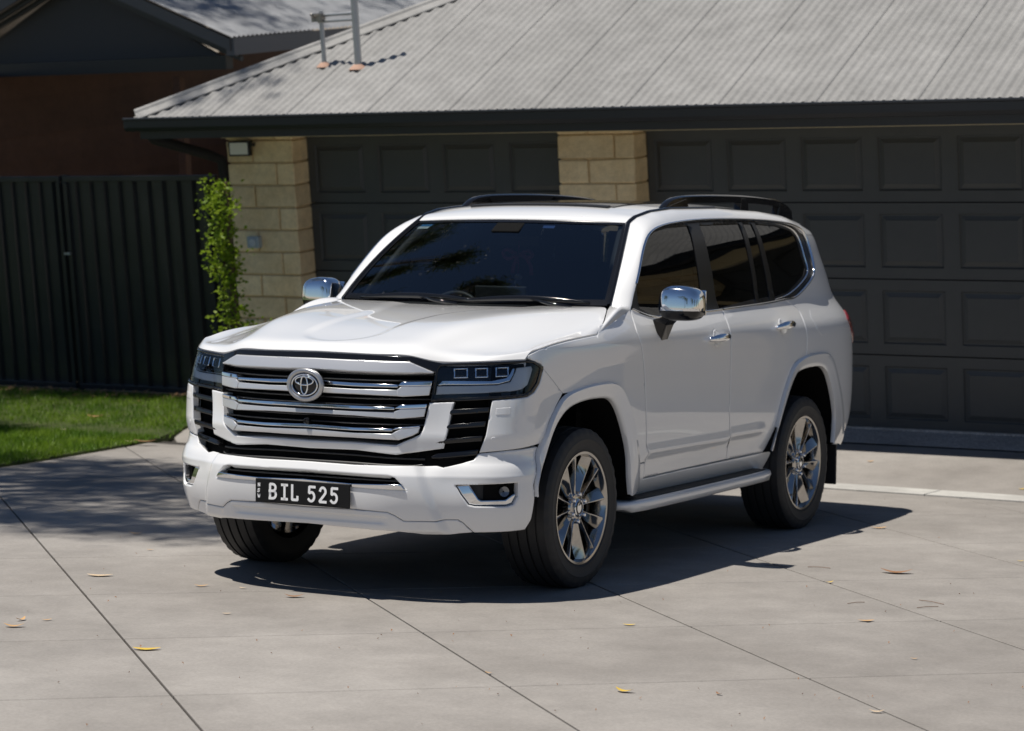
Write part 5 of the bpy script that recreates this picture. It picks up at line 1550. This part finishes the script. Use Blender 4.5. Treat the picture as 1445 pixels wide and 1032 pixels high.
# ------------------------------------------------------------------ cabin
b = MB(); b.box((0, 2.1, .74), (.96, 3.2, .10)); b.box((0, 1.42, .74), (1.7, 1.6, .10)); b.build('cabin_floor', trim_i, car)
def dash():
    G = []
    for (y, z) in ((.62, 1.30), (.70, 1.325), (.86, 1.325), (.95, 1.29), (1.0, 1.20), (1.02, .85)):
        G.append([(x, y - .06 * (1 - (x / .8) ** 2) * (y < .8), z + (.012 * math.exp(-((x + .38) / .2) ** 2) if y > .8 else 0)) for x in np.linspace(-.82, .82, 30)])
    return sheet('dashboard', G, mat('dash_vinyl', (.035, .036, .04), .55))
dash()
b = MB(); b.box((0, .92, 1.345), (.31, .018, .16), Matrix.Rotation(.18, 3, 'X')); b.build('centre_screen', mat('screen_back', (.13, .14, .15), .4), car, bevel=.006)
b = MB()
sw = [(-.38 + .185 * math.cos(a), 1.03 + .075 * math.sin(a), 1.21 + .165 * math.sin(a)) for a in np.linspace(0, 2 * math.pi, 41)[:-1]]
b.tube(sw, .015, 10, closed=True); b.box((-.38, 1.02, 1.20), (.15, .05, .11)); b.box((-.38, 1.03, 1.20), (.34, .02, .035)); b.box((-.38, 1.02, 1.13), (.04, .02, .12))
b.build('steering_wheel', mat('wheel_leather', (.05, .05, .052), .45), car, auto=40)
def seat(x, y, w=.50):
    b = MB(); b.box((x, y - .05, .98), (w, .52, .16)); b.box((x, y + .24, 1.27), (w - .02, .16, .56), Matrix.Rotation(-.28, 3, 'X'), taper=.86)
    st = b.build('seat', trim_i, car, bevel=.04, seg=3)
    b = MB(); b.box((x, y + .335, 1.63), (.26, .11, .19)); b.box((x - .06, y + .32, 1.53), (.015, .015, .12)); b.box((x + .06, y + .32, 1.53), (.015, .015, .12)); b.build('headrest', trim_i, st, bevel=.03, seg=3)
for x in (-.38, .38): seat(x, 1.40)
for x in (-.45, 0, .45): seat(x, 2.35, .42)
b = MB(); b.tube([(0, 1.06, 1.735), (0, 1.10, 1.69)], .012, 8); b.box((0, 1.115, 1.665), (.24, .03, .065)); rv = b.build('rear_view_mirror', gloss, car, bevel=.008)
b = MB(); b.box((0, .985, 1.725), (.17, .09, .035), Matrix.Rotation(.55, 3, 'X')); b.build('sensor_housing', matt, car, bevel=.01)
# pillars inside and roof lining
for sx in (1, -1):
    b = MB(); b.tube([(sx * .74, .70, 1.34), (sx * .66, .95, 1.58), (sx * .60, 1.16, 1.75)], .03, 8); b.build('pillar_lining', beige_i, car, smooth=True)
    b = MB(); b.tube([(sx * .83, 1.75, 1.0), (sx * .80, 1.78, 1.35), (sx * .68, 1.85, 1.78)], .045, 8); b.build('pillar_lining', beige_i, car, smooth=True)
    b = MB(); b.tube([(sx * .84, 2.75, 1.0), (sx * .80, 2.78, 1.35), (sx * .68, 2.82, 1.78)], .05, 8); b.build('pillar_lining', trim_i, car, smooth=True)
G = [[(x, y, 1.775 + .05 * (1 - (x / .7) ** 2) - .04 * max(0, (1.3 - y) / .2) ** 2) for x in np.linspace(-.66, .66, 16)] for y in np.linspace(1.12, 3.5, 14)]
sheet('roof_lining', G, beige_i, flip=True)
# windscreen stickers
def wspoint(u, v, off=.004):
    e = ws_edge[0] + (ws_edge[-1] - ws_edge[0]) * v + np.array([.012, -.015, .012]) * 4 * v * (1 - v); k = 1 - u * u
    return np.array([u * e[0], e[1] - .085 * k - off * .7, e[2] + (.016 * v - .006) * k + off * .7])
def sticker(u0, u1, v0, v1, m):
    mk('sticker', [wspoint(u0, v0, -.004), wspoint(u1, v0, -.004), wspoint(u1, v1, -.004), wspoint(u0, v1, -.004)], [(0, 1, 2, 3)], m, windscreen)
sticker(-.91, -.79, .885, .915, mat('sticker_white', (.8, .85, .85), .5)); sticker(-.90, -.78, .917, .945, mat('sticker_blue', (.05, .30, .62), .5))
sticker(.30, .40, .90, .935, mat('sticker_navy', (.03, .12, .40), .5))

# bow hanging from the mirror: a thing of its own
def c2w(p): return tuple(CO + p[0] * AX + p[1] * AY + p[2] * AZ)
orn = empty('hanging_ornament', c2w((0, 1.10, 1.44)))
orn.rotation_euler = car.rotation_euler
tag(orn, 'pink ribbon bow with wooden beads hanging behind the windscreen', 'ornament')
pink = mat('pink_ribbon', (.75, .18, .30), .6)
for pts, nm in (([(-.01, 0, .15), (-.07, 0, .185), (-.10, 0, .16), (-.07, 0, .12), (-.01, 0, .15)], 'bow_loop'), ([(.01, 0, .15), (.06, 0, .18), (.09, 0, .15), (.06, 0, .13), (.01, 0, .15)], 'bow_loop'),
                ([(0, 0, .15), (-.03, 0, .09), (-.035, 0, .05)], 'ribbon_tail'), ([(.03, 0, .15), (.075, 0, .10), (.08, 0, .04)], 'ribbon_tail'), ([(0, 0, .225), (0, 0, .15), (0, 0, .0)], 'cord')):
    b = MB(); b.tube(chaikin(pts, 2, closed=False), .011 if nm != 'cord' else .003, 8); b.build(nm, pink, orn, smooth=True)
for z, r, m_ in ((.03, .020, mat('bead_white', (.8, .8, .75), .5)), (0, .020, mat('bead_grey', (.3, .36, .36), .5)), (-.035, .022, mat('bead_wood', (.55, .25, .12), .5))):
    b = MB(); b.lathe([(z + r * math.sin(t), r * math.cos(t) + 1e-4) for t in np.linspace(-1.57, 1.57, 11)], 16, 'z'); b.build('bead', m_, orn, smooth=True)
# =================================================================== FALLEN LEAVES AND TWIGS on the concrete
lmats = [mat('fallen_leaf_tan', (.50, .30, .13), .7), mat('fallen_leaf_yellow', (.62, .42, .06), .6), mat('fallen_leaf_brown', (.26, .13, .06), .75), mat('fallen_leaf_pale', (.55, .42, .28), .75)]
def leaf(px, py, Lpx, ang, mi, curl, label, group='fallen leaves scattered on the concrete', lawn=False):
    p = on_drive(px, py)
    if p[1] > YD: d = wray(px, py); p = CAM + d * ((0 - CAM[2]) / d[2])
    curl *= .4
    L = 1.3 * Lpx / FPX * float(np.linalg.norm(p - CAM)); L = max(L, .03)
    nrm = Vector(PN) if p[1] < YD else Vector((0, 0, 1))
    V_, F_ = [], []
    n = 7
    for i in range(n):
        t = i / (n - 1); w = .20 * L * math.sin(math.pi * (t * .94 + .03)) ** .8; z = curl * L * (abs(t - .5) * 2) ** 2 + .004
        bend = .10 * L * math.sin(math.pi * t)
        V_ += [((t - .5) * L, bend - w, z + curl * w * .8), ((t - .5) * L, bend, z), ((t - .5) * L, bend + w, z + curl * w * .9)]
    for i in range(n - 1):
        a = i * 3; F_ += [(a, a + 3, a + 4, a + 1), (a + 1, a + 4, a + 5, a + 2)]
    o = mk('fallen_leaf', V_, F_, lmats[mi], smooth=True)
    o.location = p + np.array(nrm) * (.03 if lawn else .001)
    q = nrm.to_track_quat('Z', 'Y'); o.rotation_euler = (q @ Matrix.Rotation(ang, 3, 'Z').to_quaternion()).to_euler()
    tag(o, label, 'leaf', group)
for a in ((20, 885, 22, .6, 0, .35, 'curled tan leaf lying flat on the slab left of the long diagonal joint'), (29, 876, 14, 1.6, 0, .5, 'short curled tan leaf touching another at its tip'),
          (66, 876, 11, .9, 0, .2, 'small tan leaf alone beside the diagonal joint'), (207, 917, 30, .6, 1, .12, 'long yellow leaf lying across the diagonal joint'),
          (141, 813, 28, .55, 3, .1, 'long pale leaf on the slab ahead of the dappled shade'), (284, 828, 15, .7, 0, .25, 'broad tan leaf ahead of the front wheel'),
          (343, 831, 9, .2, 3, .2, 'tiny pale leaf by the edge of the car shadow'), (415, 843, 21, .6, 2, .3, 'crumpled brown leaf just outside the car shadow'),
          (320, 867, 10, .6, 3, .1, 'thin pale leaf lying ahead of the car bumper'), (690, 951, 9, .2, 0, .3, 'small orange leaf beside a diagonal joint ahead of the car'), (882, 977, 22, .1, 1, .4, 'curled yellow and brown leaf near the driveway mouth'),
          (888, 883, 14, .55, 1, .15, 'narrow yellow leaf lying along a saw cut'), (1170, 823, 10, .8, 1, .4, 'bright yellow leaf right on a joint crossing'), (1240, 746, 18, .6, 0, .2, 'tan leaf near the rear tip of the car shadow'),
          (1265, 809, 34, .35, 2, .28, 'large curled brown leaf on the slab right of the car'), (1222, 877, 18, .7, 0, .1, 'flat tan leaf on the open slab right of the car'),
          (1015, 981, 10, -.4, 2, .4, 'small twisted brown leaf by the lowest saw cut'), (1237, 1006, 16, .4, 3, .35, 'pale curled leaf close to the driveway mouth'), (1228, 652, 8, .6, 0, .3, 'orange leaf on the apron beside the drain strip'),
          (1442, 691, 8, .6, 1, .3, 'yellow leaf on the drain strip'), (99, 722, 7, .5, 1, .3, 'small yellow leaf in the dappled shade'), (192, 754, 14, .6, 0, .3, 'tan leaf in the dappled shade close to the front wheel'), (212, 777, 8, .6, 0, .2, 'small tan leaf at the edge of the dappled shade'),
          (1440, 793, 8, .4, 1, .3, 'yellow leaf by the slab edge far right of the car'), (1290, 931, 7, .4, 0, .3, 'small orange leaf beside two dark specks')):
    leaf(*a)
for a in ((136, 593, 20, .3, 2, .25, 'reddish brown leaf lying in the lawn'), (205, 629, 24, .6, 2, .2, 'brown leaf at the lawn edge'), (184, 629, 12, .6, 3, .2, 'pale leaf at the lawn edge'), (92, 612, 10, .6, 3, .2, 'pale leaf in the shaded lawn'), (75, 660, 14, .6, 0, .2, 'tan leaf on the concrete beside the lawn')):
    leaf(*a, 'fallen leaves on the lawn', True)
twm = mat('dry_twig', (.20, .13, .09), .8)
for (x0, y0, x1, y1, lab) in ((1140, 801, 1172, 803, 'thin dark twig beside the car shadow'), (1196, 853, 1220, 851, 'short reddish twig on the slab beside the large brown leaf'), (1297, 848, 1332, 854, 'long thin reddish twig lying above another twig'), (1294, 859, 1324, 857, 'thin dark twig lying below a reddish one'), (1080, 799, 1112, 801, 'slim twig under the mirror shadow')):
    A, B_ = on_drive(x0, y0), on_drive(x1, y1)
    m_ = (A + B_) / 2
    b = MB(); b.tube([tuple(A - m_ + [0, 0, .004]), tuple((A + B_) / 2 - m_ + [0, .003, .006]), tuple(B_ - m_ + [0, 0, .004])], .0016, 6); o = b.build('twig', twm, None, loc=tuple(m_)); tag(o, lab, 'twig', 'twigs on the concrete')
# crumbs and specks of dry leaf
V, F = [], []
for k in range(110):
    p = on_drive(rng.uniform(0, 1445), rng.uniform(700, 1032)); L = rng.uniform(.002, .006); a = rng.uniform(0, 6.28); k0 = len(V)
    if p[0] < -2.5: continue
    for t in (0, 2.0, 4.1): V.append((p[0] + L * math.cos(a + t), p[1] + L * math.sin(a + t), zdrive(p[0], p[1]) + .003 + .002 * t))
    F.append((k0, k0 + 1, k0 + 2))
tag(mk('leaf_crumbs', V, F, lmats[2]), 'tiny dry leaf crumbs scattered over the driveway', 'crumbs', kind='stuff')
